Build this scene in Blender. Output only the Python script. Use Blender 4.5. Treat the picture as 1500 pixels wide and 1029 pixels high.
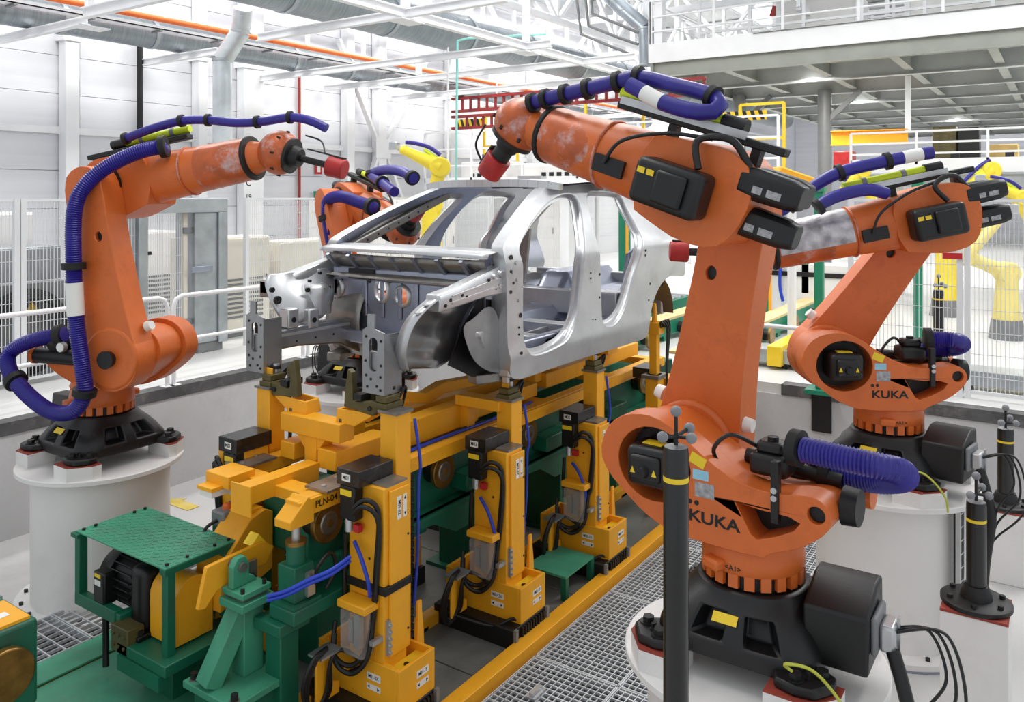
import bpy, bmesh, math, random
from mathutils import Vector, Matrix, geometry
random.seed(7)
for o in list(bpy.data.objects): bpy.data.objects.remove(o)
S = bpy.context.scene; COL = S.collection
R = math.radians
# ---------------------------------------------------------------- camera
F, CX, HY, CAMZ = 1200.0, 750.0, 285.0, 2.8
ANG = math.atan2(813, 1200); CA, SA = math.cos(ANG), math.sin(ANG)
cam = bpy.data.cameras.new('camera'); camo = bpy.data.objects.new('camera', cam); COL.objects.link(camo)
cam.sensor_width = 36; cam.lens = 36 * F / 1500; cam.shift_y = -(514.5 - HY) / 1500
cam.clip_end = 200; cam.clip_start = .05
camo.location = (0, 0, CAMZ); camo.rotation_euler = (R(90), 0, math.atan2(SA, CA) - R(90))
S.camera = camo
# ---------------------------------------------------------------- light
wd = bpy.data.worlds.new('hall_daylight'); S.world = wd; wd.use_nodes = True
bg = wd.node_tree.nodes['Background']; bg.inputs[0].default_value = (.93, .965, 1, 1); bg.inputs[1].default_value = .72
def area(name, loc, sx, sy, e, rot=(0, 0, 0)):
    l = bpy.data.lights.new(name, 'AREA'); l.shape = 'RECTANGLE'; l.size = sx; l.size_y = sy; l.energy = e; l.color = (1, .98, .95)
    o = bpy.data.objects.new(name, l); COL.objects.link(o); o.location = loc; o.rotation_euler = rot; return o
for i, (x, y, e) in enumerate([(4.5, 3.8, 170), (9.5, 3.8, 200), (5.5, 9.5, 240), (12, 9.5, 280), (11, -1.5, 280), (19, 9.8, 450), (28, 9.8, 600)]):
    area('high_bay_light', (x, y, 7.7), 5.0, .8, e)
for x, y in ((18.2, 4.5), (18.2, 0), (18.2, -4.5), (23.2, 4.5), (23.2, 0), (23.2, -4.5), (30, 3), (30, -3)): area('mezzanine_fill', (x, y, 5.28), 1.6, .2, 170)  # fill lamps added to brighten the mezzanine underside by floor bounce
vs = S.view_settings; vs.view_transform = 'Standard'; vs.look = 'None'; vs.exposure = 0.1; vs.gamma = 1; vs.use_curve_mapping = False
# ---------------------------------------------------------------- pixel helpers
def ray(u, v): 
    k = (u - CX) / F
    return Vector((CA + SA * k, SA - CA * k, -(v - HY) / F))
CAM = Vector((0, 0, CAMZ))
def PZ(u, v, z): d = ray(u, v); return CAM + d * ((z - CAMZ) / d.z)
def PY(u, v, y): d = ray(u, v); return CAM + d * (y / d.y)
def PX(u, v, x): d = ray(u, v); return CAM + d * (x / d.x)
def PPL(u, v, p, n): d = ray(u, v); return CAM + d * ((p - CAM).dot(n) / d.dot(n))
# ---------------------------------------------------------------- materials
def lin(c): return tuple((x / 255 / 12.92) if x / 255 <= .04045 else ((x / 255 + .055) / 1.055) ** 2.4 for x in c)
MATS = {}
def mat(name, rgb, rough=.5, metal=0, var=.06, scale=6, bump=0, bscale=60, alpha=1, emit=0, dirt=None, dscale=3, damt=.5, stretch=None, coat=0):
    m = bpy.data.materials.new(name); m.use_nodes = True; nt = m.node_tree; N = nt.nodes; L = nt.links
    b = N['Principled BSDF']; col = lin(rgb) + (1,)
    b.inputs['Roughness'].default_value = rough; b.inputs['Metallic'].default_value = metal
    b.inputs['Coat Weight'].default_value = coat
    tc = N.new('ShaderNodeTexCoord'); src = tc.outputs['Object']
    if stretch:
        mp = N.new('ShaderNodeMapping'); mp.inputs['Scale'].default_value = stretch; L.new(src, mp.inputs[0]); src = mp.outputs[0]
    nz = N.new('ShaderNodeTexNoise'); nz.inputs['Scale'].default_value = scale; nz.inputs['Detail'].default_value = 5; L.new(src, nz.inputs['Vector'])
    rp = N.new('ShaderNodeValToRGB'); rp.color_ramp.elements[0].position = .3; rp.color_ramp.elements[1].position = .7
    rp.color_ramp.elements[0].color = tuple(max(0, x * (1 - 2 * var)) for x in col[:3]) + (1,)
    rp.color_ramp.elements[1].color = tuple(min(1, x * (1 + 1 * var)) for x in col[:3]) + (1,)
    L.new(nz.outputs['Fac'], rp.inputs[0]); out = rp.outputs[0]
    if dirt:
        n2 = N.new('ShaderNodeTexNoise'); n2.inputs['Scale'].default_value = dscale; n2.inputs['Detail'].default_value = 8; n2.inputs['Roughness'].default_value = .7; L.new(src, n2.inputs['Vector'])
        r2 = N.new('ShaderNodeValToRGB'); r2.color_ramp.elements[0].position = .52; r2.color_ramp.elements[1].position = .72
        r2.color_ramp.elements[0].color = (0, 0, 0, 1); r2.color_ramp.elements[1].color = (damt,) * 3 + (1,)
        L.new(n2.outputs['Fac'], r2.inputs[0])
        mx = N.new('ShaderNodeMixRGB'); L.new(r2.outputs[0], mx.inputs[0]); L.new(out, mx.inputs[1]); mx.inputs[2].default_value = lin(dirt) + (1,); out = mx.outputs[0]
    L.new(out, b.inputs['Base Color'])
    if bump:
        n3 = N.new('ShaderNodeTexNoise'); n3.inputs['Scale'].default_value = bscale; L.new(src, n3.inputs['Vector'])
        bp = N.new('ShaderNodeBump'); bp.inputs['Strength'].default_value = bump; bp.inputs['Distance'].default_value = .01
        L.new(n3.outputs['Fac'], bp.inputs['Height']); L.new(bp.outputs[0], b.inputs['Normal'])
    if alpha < 1: b.inputs['Alpha'].default_value = alpha
    if emit: b.inputs['Emission Color'].default_value = col; b.inputs['Emission Strength'].default_value = emit
    MATS[name] = m; return m
mat('orange', (216, 108, 44), .42, 0, .07, 5, .05, 90, dirt=(120, 45, 14), dscale=5, damt=.35)
mat('orange_worn', (196, 96, 48), .36, .1, .15, 9, .05, 60, dirt=(206, 202, 206), dscale=5, damt=.9)
mat('silver_tape', (190, 186, 190), .35, .6, .25, 14, .3, 30)
mat('yellow', (248, 176, 32), .45, 0, .05, 4, .03, 90, dirt=(168, 108, 28), dscale=4, damt=.3)
mat('yellow_bright', (246, 206, 40), .45, 0, .05, 4)
mat('robot_yellow', (240, 215, 60), .4, 0, .05, 4)
mat('robot_pale', (236, 218, 130), .5, 0, .05, 4)
mat('green', (20, 104, 78), .45, 0, .07, 4, .03, 90, dirt=(60, 66, 60), dscale=3, damt=.55)
mat('green_light', (68, 152, 120), .5, 0, .08, 5, .05, 70, dirt=(90, 100, 92), dscale=4, damt=.5)
mat('green_post', (20, 128, 98), .45, 0, .05, 4)
mat('black', (16, 16, 18), .5, 0, .15, 8, .1, 80)
mat('black_cast', (17, 17, 19), .42, 0, .2, 7, .05, 140)
mat('black_box', (24, 23, 24), .32, 0, .2, 6, dirt=(120, 116, 114), dscale=9, damt=.25)
mat('rubber', (14, 14, 15), .6, 0, .1, 8)
mat('carbon', (14, 14, 15), .3, 0, .3, 120, .1, 300, coat=.3)
mat('hose_blue', (44, 36, 138), .38, 0, .1, 8)
mat('hose_small_blue', (34, 66, 190), .35, 0, .06, 8)
mat('lime', (205, 226, 36), .4, 0, .05, 8)
mat('roof_glow', (250, 252, 255), .5, 0, .01, 2, emit=2.2)  # emission for added roof strips, not a modelled opening
mat('white_paint', (232, 230, 228), .5, 0, .02, 3, dirt=(190, 186, 180), dscale=2, damt=.3)
mat('white_steel', (238, 239, 241), .5, 0, .02, 3)
mat('white_wire', (226, 228, 230), .5, 0, .02, 3)
mat('white_wall', (222, 223, 228), .6, 0, .035, 1.2, .1, 8, stretch=(.3, .3, 6))
mat('cream', (226, 220, 206), .55, 0, .03, 3)
mat('red_pad', (150, 60, 44), .7, 0, .1, 8)
mat('tool_red', (176, 34, 34), .45, 0, .15, 12)
mat('red_truss', (140, 40, 40), .5, 0, .1, 3)
mat('steel', (206, 208, 210), .36, .8, .06, 3, .04, 20, dirt=(150, 152, 158), dscale=2, damt=.4)
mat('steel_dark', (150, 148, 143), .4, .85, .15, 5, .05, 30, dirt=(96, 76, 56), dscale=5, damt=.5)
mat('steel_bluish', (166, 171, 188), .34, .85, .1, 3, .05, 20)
mat('steel_front', (168, 170, 172), .32, .9, .14, 4, .06, 25, dirt=(122, 112, 100), dscale=4, damt=.4)
mat('galv', (178, 184, 188), .4, .75, .1, 5, .05, 20)
mat('duct', (150, 158, 164), .32, .85, .1, 3, .25, 40, stretch=(14, 1, 1))
mat('galv_bright', (206, 212, 216), .35, .6, .08, 5, .1, 60)
mat('alu', (196, 198, 200), .35, .8, .06, 12)
mat('plate_steel', (150, 146, 140), .38, .7, .15, 8, dirt=(110, 96, 80), dscale=9, damt=.5)
mat('brass', (150, 116, 58), .35, .75, .25, 10)
mat('olive', (92, 84, 48), .5, .2, .15, 9)
mat('orange_pipe', (226, 108, 42), .45, 0, .04, 2)
mat('pipe_red', (150, 44, 36), .5, 0, .05, 2)
mat('pipe_grey', (120, 122, 122), .5, .2, .06, 2)
mat('cyan_pipe', (150, 222, 212), .4, 0, .04, 2)
mat('concrete', (196, 196, 197), .75, 0, .07, 1.6, .12, 14, dirt=(150, 148, 146), dscale=1.6, damt=.4)
mat('floor_concrete', (202, 201, 200), .55, 0, .05, 1.1, .05, 20, dirt=(160, 158, 154), dscale=1.2, damt=.4)
mat('floor_upper', (216, 216, 214), .4, 0, .04, 1.0, .03, 20, dirt=(186, 186, 184), dscale=1, damt=.4)
mat('pit_plate', (120, 122, 118), .5, .1, .12, 3, .05, 20, dirt=(70, 74, 70), dscale=2.5, damt=.6)
mat('curb', (92, 92, 94), .55, .2, .2, 4, .1, 30, dirt=(150, 146, 142), dscale=6, damt=.5)
mat('grating', (206, 210, 213), .45, .3, .1, 9)
mat('deck_grey', (160, 163, 156), .55, .1, .06, 2)
mat('deck_light', (186, 189, 188), .55, .1, .06, 2)
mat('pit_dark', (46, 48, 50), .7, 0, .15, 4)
mat('cable', (20, 20, 21), .45, 0, .1, 8)
mat('cable_yg', (190, 196, 70), .5, 0, .1, 8)
mat('label_white', (236, 236, 232), .5, 0, .02, 3)
mat('label_yellow', (240, 206, 40), .5, 0, .03, 3)
mat('label_blue', (150, 205, 225), .45, 0, .05, 30)
mat('label_grey', (170, 170, 172), .45, .2, .2, 60)
mat('floor_paint', (222, 196, 90), .6, 0, .1, 5, dirt=(196, 194, 190), dscale=9, damt=.9)
mat('ink', (18, 18, 20), .6, 0, .02, 3)
mat('ink_red', (190, 36, 40), .6, 0, .02, 3)
mat('sign_green', (40, 130, 100), .5, 0, .03, 3)
mat('ply', (226, 204, 150), .6, 0, .06, 3, stretch=(1, 8, 1))
mat('lamp_grey', (128, 130, 132), .5, .1, .08, 6)
mat('ball_grey', (128, 130, 134), .5, 0, .05, 8)
mat('plastic_clear', (206, 204, 200), .12, 0, .05, 6, alpha=.26)
mat('hazard_black', (30, 30, 30), .6)
mat('wood_box', (190, 160, 96), .6, 0, .1, 5)
mat('car_white', (240, 241, 243), .35, 0, .01, 3)
# ---------------------------------------------------------------- mesh builder
WM = {}
class MB:
    def __init__(s, M=None): s.v = []; s.f = []; s.M = M
    def add(s, vs, fs, M=None):
        n = len(s.v); T = s.M
        for p in vs:
            p = Vector(p)
            if M is not None: p = M @ p
            if T is not None: p = T @ p
            s.v.append(p)
        s.f += [tuple(i + n for i in f) for f in fs]; return s
    def box(s, c, d, M=None):
        x, y, z = c; a, b, e = d[0] / 2, d[1] / 2, d[2] / 2
        vs = [(x + i * a, y + j * b, z + k * e) for k in (-1, 1) for j in (-1, 1) for i in (-1, 1)]
        return s.add(vs, [(0, 2, 3, 1), (4, 5, 7, 6), (0, 1, 5, 4), (2, 6, 7, 3), (0, 4, 6, 2), (1, 3, 7, 5)], M)
    def bx(s, x0, x1, y0, y1, z0, z1, M=None):
        return s.box(((x0 + x1) / 2, (y0 + y1) / 2, (z0 + z1) / 2), (abs(x1 - x0), abs(y1 - y0), abs(z1 - z0)), M)
    def beam(s, p0, p1, w, h, up=(0, 0, 1)):
        p0, p1 = Vector(p0), Vector(p1); d = (p1 - p0); L = d.length; d.normalize(); up = Vector(up)
        if abs(d.dot(up)) > .98: up = Vector((1, 0, 0))
        sd = d.cross(up).normalized(); u = sd.cross(d)
        M = Matrix((d, sd, u)).transposed().to_4x4(); M.translation = (p0 + p1) / 2
        return s.box((0, 0, 0), (L, w, h), M)
    def ibeam(s, p0, p1, w, h, t=.015, up=(0, 0, 1)):
        p0, p1, upv = Vector(p0), Vector(p1), Vector(up); d = (p1 - p0).normalized(); sd = d.cross(upv).normalized(); u = sd.cross(d)
        s.beam(p0 + u * (h / 2 - t / 2), p1 + u * (h / 2 - t / 2), w, t, up); s.beam(p0 - u * (h / 2 - t / 2), p1 - u * (h / 2 - t / 2), w, t, up)
        return s.beam(p0, p1, t, h - 2 * t, up)
    def cyl(s, p0, p1, r0, r1=None, n=16):
        return s.tube([p0, p1], [r0, r0 if r1 is None else r1], n)
    def tube(s, pts, r, n=8, closed=False):
        P = [Vector(p) for p in pts]; m = len(P)
        rr = r if isinstance(r, (list, tuple)) else [r] * m
        ref = None; vs = []
        for i, p in enumerate(P):
            a, b = P[max(0, i - 1)], P[min(m - 1, i + 1)]
            if closed: a, b = P[i - 1], P[(i + 1) % m]
            t = (b - a)
            if t.length < 1e-9: t = Vector((0, 0, 1))
            t.normalize()
            if ref is None: ref = t.orthogonal().normalized()
            else:
                ref = ref - t * ref.dot(t)
                ref = ref.normalized() if ref.length > 1e-6 else t.orthogonal().normalized()
            q = t.cross(ref)
            for k in range(n):
                an = 2 * math.pi * k / n
                vs.append(p + (ref * math.cos(an) + q * math.sin(an)) * rr[i])
        fs = []
        for i in range(m if closed else m - 1):
            j = (i + 1) % m
            for k in range(n): fs.append((i * n + k, i * n + (k + 1) % n, j * n + (k + 1) % n, j * n + k))
        if not closed: fs += [tuple(range(n - 1, -1, -1)), tuple((m - 1) * n + k for k in range(n))]
        return s.add(vs, fs)
    def loft(s, rings, cap=True, M=None):
        n = len(rings[0]); vs = [p for r in rings for p in r]; fs = []
        for i in range(len(rings) - 1):
            for k in range(n): fs.append((i * n + k, i * n + (k + 1) % n, (i + 1) * n + (k + 1) % n, (i + 1) * n + k))
        if cap: fs += [tuple(range(n - 1, -1, -1)), tuple((len(rings) - 1) * n + k for k in range(n))]
        return s.add(vs, fs, M)
    def lathe(s, prof, n=32, M=None):
        return s.loft([[(r * math.cos(2 * math.pi * k / n), r * math.sin(2 * math.pi * k / n), z) for k in range(n)] for r, z in prof], True, M)
    def sphere(s, c, r, n=16, m=10):
        return s.lathe([(max(1e-4, r * math.sin(math.pi * i / m)), -r * math.cos(math.pi * i / m)) for i in range(m + 1)], n, Matrix.Translation(c))
    def prism(s, poly, d0, d1, holes=(), M=None):
        # poly in (a,b); extruded along c from d0 to d1; local axes (a, c, b) -> x, y, z
        loops = [list(poly)] + [list(h) for h in holes]; flat = [p for l in loops for p in l]
        tris = geometry.tessellate_polygon([[Vector((a, b, 0)) for a, b in l] for l in loops]); n = len(flat)
        vs = [(a, d0, b) for a, b in flat] + [(a, d1, b) for a, b in flat]
        fs = []
        for t in tris:
            (ax, az), (bx_, bz), (cx_, cz) = (flat[i] for i in t)
            if (bx_ - ax) * (cz - az) - (bz - az) * (cx_ - ax) < 0: t = (t[0], t[2], t[1])
            fs += [tuple(t), (t[0] + n, t[2] + n, t[1] + n)]
        o = 0
        for li, l in enumerate(loops):
            ar = sum(l[i][0] * l[(i + 1) % len(l)][1] - l[(i + 1) % len(l)][0] * l[i][1] for i in range(len(l)))
            for i in range(len(l)):
                a, b = o + i, o + (i + 1) % len(l); q = (a, a + n, b + n, b)
                fs.append(q if (ar > 0) == (li == 0) else q[::-1])
            o += len(l)
        return s.add(vs, fs, M)
    def grid(s, P):
        h, w = len(P), len(P[0]); return s.add([p for r in P for p in r], [(i * w + j, i * w + j + 1, (i + 1) * w + j + 1, (i + 1) * w + j) for i in range(h - 1) for j in range(w - 1)])
    def build(s, name, m, parent=None, world=False, smooth=35, bevel=0, seg=2, solid=0, kind=None, label=None):
        me = bpy.data.meshes.new(name); vs = s.v
        if world and parent is not None:
            I = WM[parent].inverted(); vs = [I @ p for p in vs]
        me.from_pydata([tuple(p) for p in vs], [], s.f); me.update()
        return mkobj(name, me, m, parent, smooth, bevel, seg, solid, kind, label)
def mkobj(name, me, m, parent=None, smooth=35, bevel=0, seg=2, solid=0, kind=None, label=None):
    if m and not me.materials: me.materials.append(MATS[m])
    if smooth:
        me.shade_smooth(); me.set_sharp_from_angle(angle=R(smooth))
    o = bpy.data.objects.new(name, me); COL.objects.link(o)
    if parent is not None: o.parent = parent; WM[o] = WM[parent]
    else: WM[o] = Matrix()
    if solid: q = o.modifiers.new('solid', 'SOLIDIFY'); q.thickness = solid; q.offset = 0
    if bevel: q = o.modifiers.new('bevel', 'BEVEL'); q.width = bevel; q.segments = seg; q.limit_method = 'ANGLE'; q.angle_limit = R(35)
    if kind: o['kind'] = kind
    if label: o['label'] = label
    return o
def tag(o, label, cat=None, group=None, kind=None):
    o['label'] = label
    if cat: o['category'] = cat
    if group: o['group'] = group
    if kind: o['kind'] = kind
    return o
def thing(name, label, cat, loc=(0, 0, 0), rz=0, group=None):
    o = bpy.data.objects.new(name, None); COL.objects.link(o); o.location = loc; o.rotation_euler = (0, 0, rz); o.empty_display_size = .1
    WM[o] = Matrix.Translation(loc) @ Matrix.Rotation(rz, 4, 'Z'); return tag(o, label, cat, group)
def struct(name, mb, m, parent=None, **k):
    o = mb.build(name, m, parent, **k)
    if parent is None: o['kind'] = 'structure'
    return o
def copy_tree(o, parent=None, loc=None, rz=None, label=None):
    c = o.copy(); COL.objects.link(c)
    if parent is not None: c.parent = parent
    if loc is not None: c.location = loc
    if rz is not None: c.rotation_euler = (0, 0, rz)
    if label: c['label'] = label
    WM[c] = WM.get(parent, Matrix()) if parent is not None else Matrix.Translation(c.location) @ Matrix.Rotation(c.rotation_euler.z, 4, 'Z')
    for ch in list(o.children): copy_tree(ch, c)
    return c
def spline(pts, n=8):
    P = [Vector(p) for p in pts]; out = []
    for i in range(len(P) - 1):
        a, b, c, d = P[max(0, i - 1)], P[i], P[i + 1], P[min(len(P) - 1, i + 2)]
        for k in range(n):
            t = k / n; out.append(.5 * ((2 * b) + (c - a) * t + (2 * a - 5 * b + 4 * c - d) * t * t + (3 * b - a - 3 * c + d) * t ** 3))
    out.append(P[-1]); return out
def resample(P, step):
    out = [P[0].copy()]; acc = 0
    for a, b in zip(P, P[1:]):
        L = (b - a).length
        if L < 1e-9: continue
        d = step - acc
        while d <= L: out.append(a.lerp(b, d / L)); d += step
        acc = L - (d - step)
    return out
def hose(pts, r, name, m, parent, world=False, corr=True, n=12, pitch=None):
    P = spline(pts, 10)
    if corr:
        pitch = pitch or r * .28; Q = resample(P, pitch / 2); rr = [r if i % 2 else r * .88 for i in range(len(Q))]
    else: Q = resample(P, r * 1.5); rr = r
    return MB().tube(Q, rr, n).build(name, m, parent, world=world, smooth=60)
def text_mesh(body, ext=.0006):
    off = .022 if body == 'KUKA' else .006
    cu = bpy.data.curves.new('lettering', 'FONT'); cu.body = body; cu.size = 1; cu.offset = off; cu.extrude = ext; cu.align_x = 'CENTER'; cu.align_y = 'CENTER'
    o = bpy.data.objects.new('tmp_text', cu); COL.objects.link(o); dg = bpy.context.evaluated_depsgraph_get()
    me = bpy.data.meshes.new_from_object(o.evaluated_get(dg)); bpy.data.objects.remove(o); bpy.data.curves.remove(cu); return me
TXT = {t: text_mesh(t) for t in ['KUKA', 'M01', 'M02', 'M03', 'M04', 'M05', 'M06', 'M01-2X', 'M01-1Y', 'M03-2X', 'M03-1Y', 'M05-2X', 'M05-1Y', 'M01-3Z', 'M03-3Z', 'M05-3Z', 'PLN-041', 'C', '19', 'SALIDA', '<A1>', 'C-3']}
def text(body, c, right, up, size, m, parent, world=False, sx=1):
    r = Vector(right).normalized(); u = Vector(up).normalized(); n = r.cross(u)
    M = Matrix((r * size * sx, u * size, n * 1.0)).transposed().to_4x4(); M.translation = Vector(c)
    if world and parent is not None: M = WM[parent].inverted() @ M
    me = TXT[body].copy(); me.transform(M); me.materials.clear()
    return mkobj('lettering', me, m, parent, smooth=0)
def plate(name, c, right, up, w, h, m, parent, world=False, t=.002):
    r = Vector(right).normalized(); u = Vector(up).normalized(); n = r.cross(u)
    M = Matrix((r, u, n)).transposed().to_4x4(); M.translation = Vector(c)
    return MB().box((0, 0, 0), (w, h, t), M).build(name, m, parent, world=world)
# ================================================================ structure
PITX, PITY, UPZ = 8.07, 7.1, .95
struct('floor', MB().bx(-3, PITX, -4, PITY, -.2, 0), 'floor_concrete')
struct('floor_upper_left', MB().bx(-3, 45, PITY + .02, 12, .5, UPZ), 'floor_upper')
struct('floor_upper_right', MB().bx(PITX + .02, 45, -14, PITY + .02, .5, UPZ), 'floor_upper')
struct('wall_pit_left', MB().bx(-3, PITX + .2, PITY, PITY + .2, -.2, UPZ - .1), 'concrete')
struct('wall_pit_right', MB().bx(PITX, PITX + .2, -4, PITY, -.2, UPZ - .1), 'concrete')
struct('trim_1', MB().bx(-3, PITX, PITY - .012, PITY + .14, UPZ - .1, UPZ + .006), 'curb')
struct('trim_2', MB().bx(PITX - .012, PITX + .14, -4, 2.3, UPZ - .1, UPZ + .006), 'curb')
# building wall, each panel its own piece
WY = 12.0
wl = struct('wall_left', MB().bx(0, 45, WY + .06, WY + .3, UPZ, 9), 'white_wall')
pan = MB().bx(0, 2.995, 0, .06, 0, .545).build('panel', 'white_wall', wl, bevel=.005, seg=1); first = True
for i in range(13):
    for j in range(15):
        o = pan if first else copy_tree(pan, wl); first = False
        o.location = (.4 + 3 * i, WY, UPZ + .55 * j)
struct('wall_back', MB().bx(44.8, 45, -14, 12, UPZ, 9), 'white_wall')
# roof with deck strips
rf = struct('ceiling', MB().bx(14, 45, -14, 12.3, 8.75, 8.9), 'white_steel')
dk = MB().bx(0, 30.5, 0, 1.5, 0, .05).build('deck_panel', 'deck_light', rf, bevel=0)
sk = MB().bx(0, 30.5, 0, 1.5, 0, .05).build('roof_glow_panel', 'roof_glow', rf); sk.location = (14.2, -13.8 + 1.62 * 4, 8.66)  # glowing deck strips added to brighten the trusses and far hall
for i in range(16):
    o = dk if i == 0 else copy_tree(dk, rf); o.location = (14.2, -13.8 + 1.62 * i, 8.69)
    if i % 3 == 1: o.data = sk.data
# wall columns
for k, (x, w) in enumerate([(6.18, .2), (8.32, .16), (9.34, .42), (11.69, .2), (12.6, .24), (15.0, .24), (18.5, .3), (24, .3)]):
    c = thing('wall_column', ['slim white steel column on the panel wall left of the black vertical cable', 'slim white column beside the galvanised downpipe duct', 'broad white steel column behind the vertical galvanised duct, marked C 19', 'white column right of the broad C 19 column', 'white column at the centre of the diagonal wall bracing', 'white column to the right of the diagonal wall bracing', 'white steel column far along the panel wall', 'farthest white steel column on the panel wall'][k], 'column', (x, WY - .12, UPZ))
    MB().bx(-w / 2, w / 2, -.1, .1, 0, 6.2).build('shaft', 'white_steel', c, bevel=.008)
    MB().bx(-w / 2 - .05, w / 2 + .05, -.13, .13, 0, .03).build('base_plate', 'white_steel', c)
    MB().bx(-w / 2 - .04, w / 2 + .04, -.12, .12, 4.05, 4.25).build('bracket', 'white_steel', c)
    if k == 2:
        text('C', (-.12, -.102, 2.05), (1, 0, 0), (0, 0, 1), .16, 'ink', c); text('19', (-.12, -.102, 1.8), (1, 0, 0), (0, 0, 1), .13, 'ink', c)
for k, z in enumerate((3.72, 5.6)):
    g = MB().bx(2, 40, WY - .08, WY - .01, z - .05, z + .05).build('wall_girt', 'white_steel'); tag(g, ['long white horizontal rail across the wall panels at mid height', 'long white horizontal rail high up under the ducts'][k], 'rail')
br = thing('wall_bracing', 'white crossed diagonal bracing between columns on the far panel wall', 'bracing', (12.6, WY - .16, UPZ))
for a, b in [((-1.2, 0, 4.9), (-.12, 0, 2.95)), ((1.5, 0, 4.9), (.14, 0, 2.95)), ((-1.1, 0, .2), (-.12, 0, 2.65)), ((1.5, 0, .2), (.14, 0, 2.65))]:
    MB().beam(a, b, .06, .12, (0, 1, 0)).build('brace', 'white_steel', br)
MB().bx(-.22, .22, -.085, -.07, 2.60, 3.0).build('gusset_plate', 'white_steel', br)
o = MB().tube([(7.28, WY - .1, 1.6), (7.28, WY - .1, 5.4)], .045).build('vertical_cable', 'rubber'); tag(o, 'thick black cable running straight down the white panel wall', 'cable')
for x, lab in ((10.5, 'thin dark red pipe running down the wall left of the exit sign'), (11.85, 'thin red pipe beside the white column next to the diagonal bracing')):
    o = MB().tube([(x, WY - .06, 1.2), (x, WY - .06, 5.3)], .028).build('wall_pipe', 'pipe_red'); tag(o, lab, 'pipe')
# small red extinguisher signs
for x, z, lab in ((9.95, 3.32, 'small red and white fire sign on the wall behind the left robot'), (11.0, 3.30, 'tiny red fire extinguisher sign on the wall beside the red pipe')):
    c = thing('fire_sign', lab, 'sign', (x, WY - .03, z))
    MB().bx(-.09, .09, -.01, 0, -.11, .11).build('board', 'ink_red', c); MB().bx(-.04, .04, -.014, -.01, -.07, .07).build('emblem', 'label_white', c)
c = thing('exit_sign', 'green exit sign with white lettering above the mesh fence', 'sign', tuple(PY(478, 287, WY - .1)))
MB().bx(-.32, .32, -.012, 0, -.09, .09).build('board', 'sign_green', c); text('SALIDA', (0, -.014, 0), (1, 0, 0), (0, 0, 1), .15, 'label_white', c)
# trusses: one thing each
def truss(p0, p1, zb, zt, bay, label, w=.09, name='roof_truss', m='white_steel', group=None):
    p0, p1 = Vector(p0), Vector(p1); L = (p1 - p0).length; d = (p1 - p0) / L; n = max(2, int(L / bay)); t = thing(name, label, 'truss', tuple(p0), 0, group)
    q = lambda s_, z: d * s_ + Vector((0, 0, z - p0.z))
    MB().beam(q(0, zb), q(L, zb), w * 1.4, w * 1.4).build('bottom_chord', m, t); MB().beam(q(0, zt), q(L, zt), w * 1.4, w * 1.4).build('top_chord', m, t)
    for i in range(n):
        a, b = L * i / n, L * (i + 1) / n
        MB().beam(q(a, zb), q(a, zt), w, w).build('post', m, t); MB().beam(q(a, zt if i % 2 else zb), q(b, zb if i % 2 else zt), w, w).build('brace', m, t)
    return t
for i, x in enumerate((17.5, 22, 27, 33, 39)):
    truss((x, -6, 8.6), (x, 12, 8.6), 7.0, 8.6, 1.3, 'white roof truss spanning the hall under the deck', group='roof trusses across the hall')
for i, y in enumerate((11.3, 8.5, 4.5)):
    truss((9.0 if y > 7 else 17, y, 8.4), (40, y, 8.4), 6.3 if y > 7 else 6.6, 7.5, 1.25, ['white lattice girder along the wall above the thin duct', 'white lattice girder above the thick spiral duct', 'white lattice girder running over the walkway platform'][i], .08, 'lattice_girder')
# steel grid beams under the roof (dir B) and along (dir A)
BZ = 4.85
for k, (x, y0, y1, h, z, lab) in enumerate([(5.18, 9.55, 11.7, .12, BZ, 'white ceiling beam nearest the slim wall column'), (5.0, 6.2, 9.3, .15, BZ + .02, 'white ceiling beam crossing over the orange pipe'), (7.33, 10.05, 11.9, .12, BZ, 'short white ceiling beam left of the bent duct'),
        (7.0, 4.8, 8.75, .12, BZ, 'white ceiling beam above the bent vertical duct'), (9.5, 5.8, 11.9, .12, BZ, 'white ceiling beam crossing below both ducts'), (11.08, 5.3, 11.9, .12, BZ, 'white ceiling beam beside the diagonal wall bracing'),
        (13.0, 6.1, 11.9, .12, BZ, 'white ceiling beam just before the platform'), (15.8, 7.6, 11.9, .12, BZ, 'distant white ceiling beam beyond the bracing'), (19.2, 7.6, 11.9, .12, BZ, 'farthest white ceiling beam along the ducts')]):
    o = MB().ibeam((x, y0, z), (x, y1, z), .08, h * .85).build('ceiling_beam', 'white_steel'); tag(o, lab, 'beam')
for k, (y, x0, x1, lab) in enumerate([(6.2, 5.05, 12.9, 'long white runway beam parallel to the thick duct')]):
    o = MB().ibeam((x0, y, BZ + .0), (x1, y, BZ + .0), .09, .11).build('runway_beam', 'white_steel'); tag(o, lab, 'beam')
for x, y, lab in ((7.0, 6.2, 'white hanger post with plate above the first beam crossing by the thick duct'), (9.5, 6.2, 'white hanger post with plate above the crossing under both ducts'), (5.18, 9.5, 'white hanger post at the end of the wall side beam'), (11.08, 9.5, 'white hanger post beside the diagonal wall bracing')):
    o = MB().beam((x, y, BZ + .07), (x, y, 6.9), .08, .08).bx(x - .19, x + .19, y - .12, y + .12, BZ - .10, BZ - .085).build('beam_hanger', 'white_steel'); tag(o, lab, 'hanger')
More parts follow.
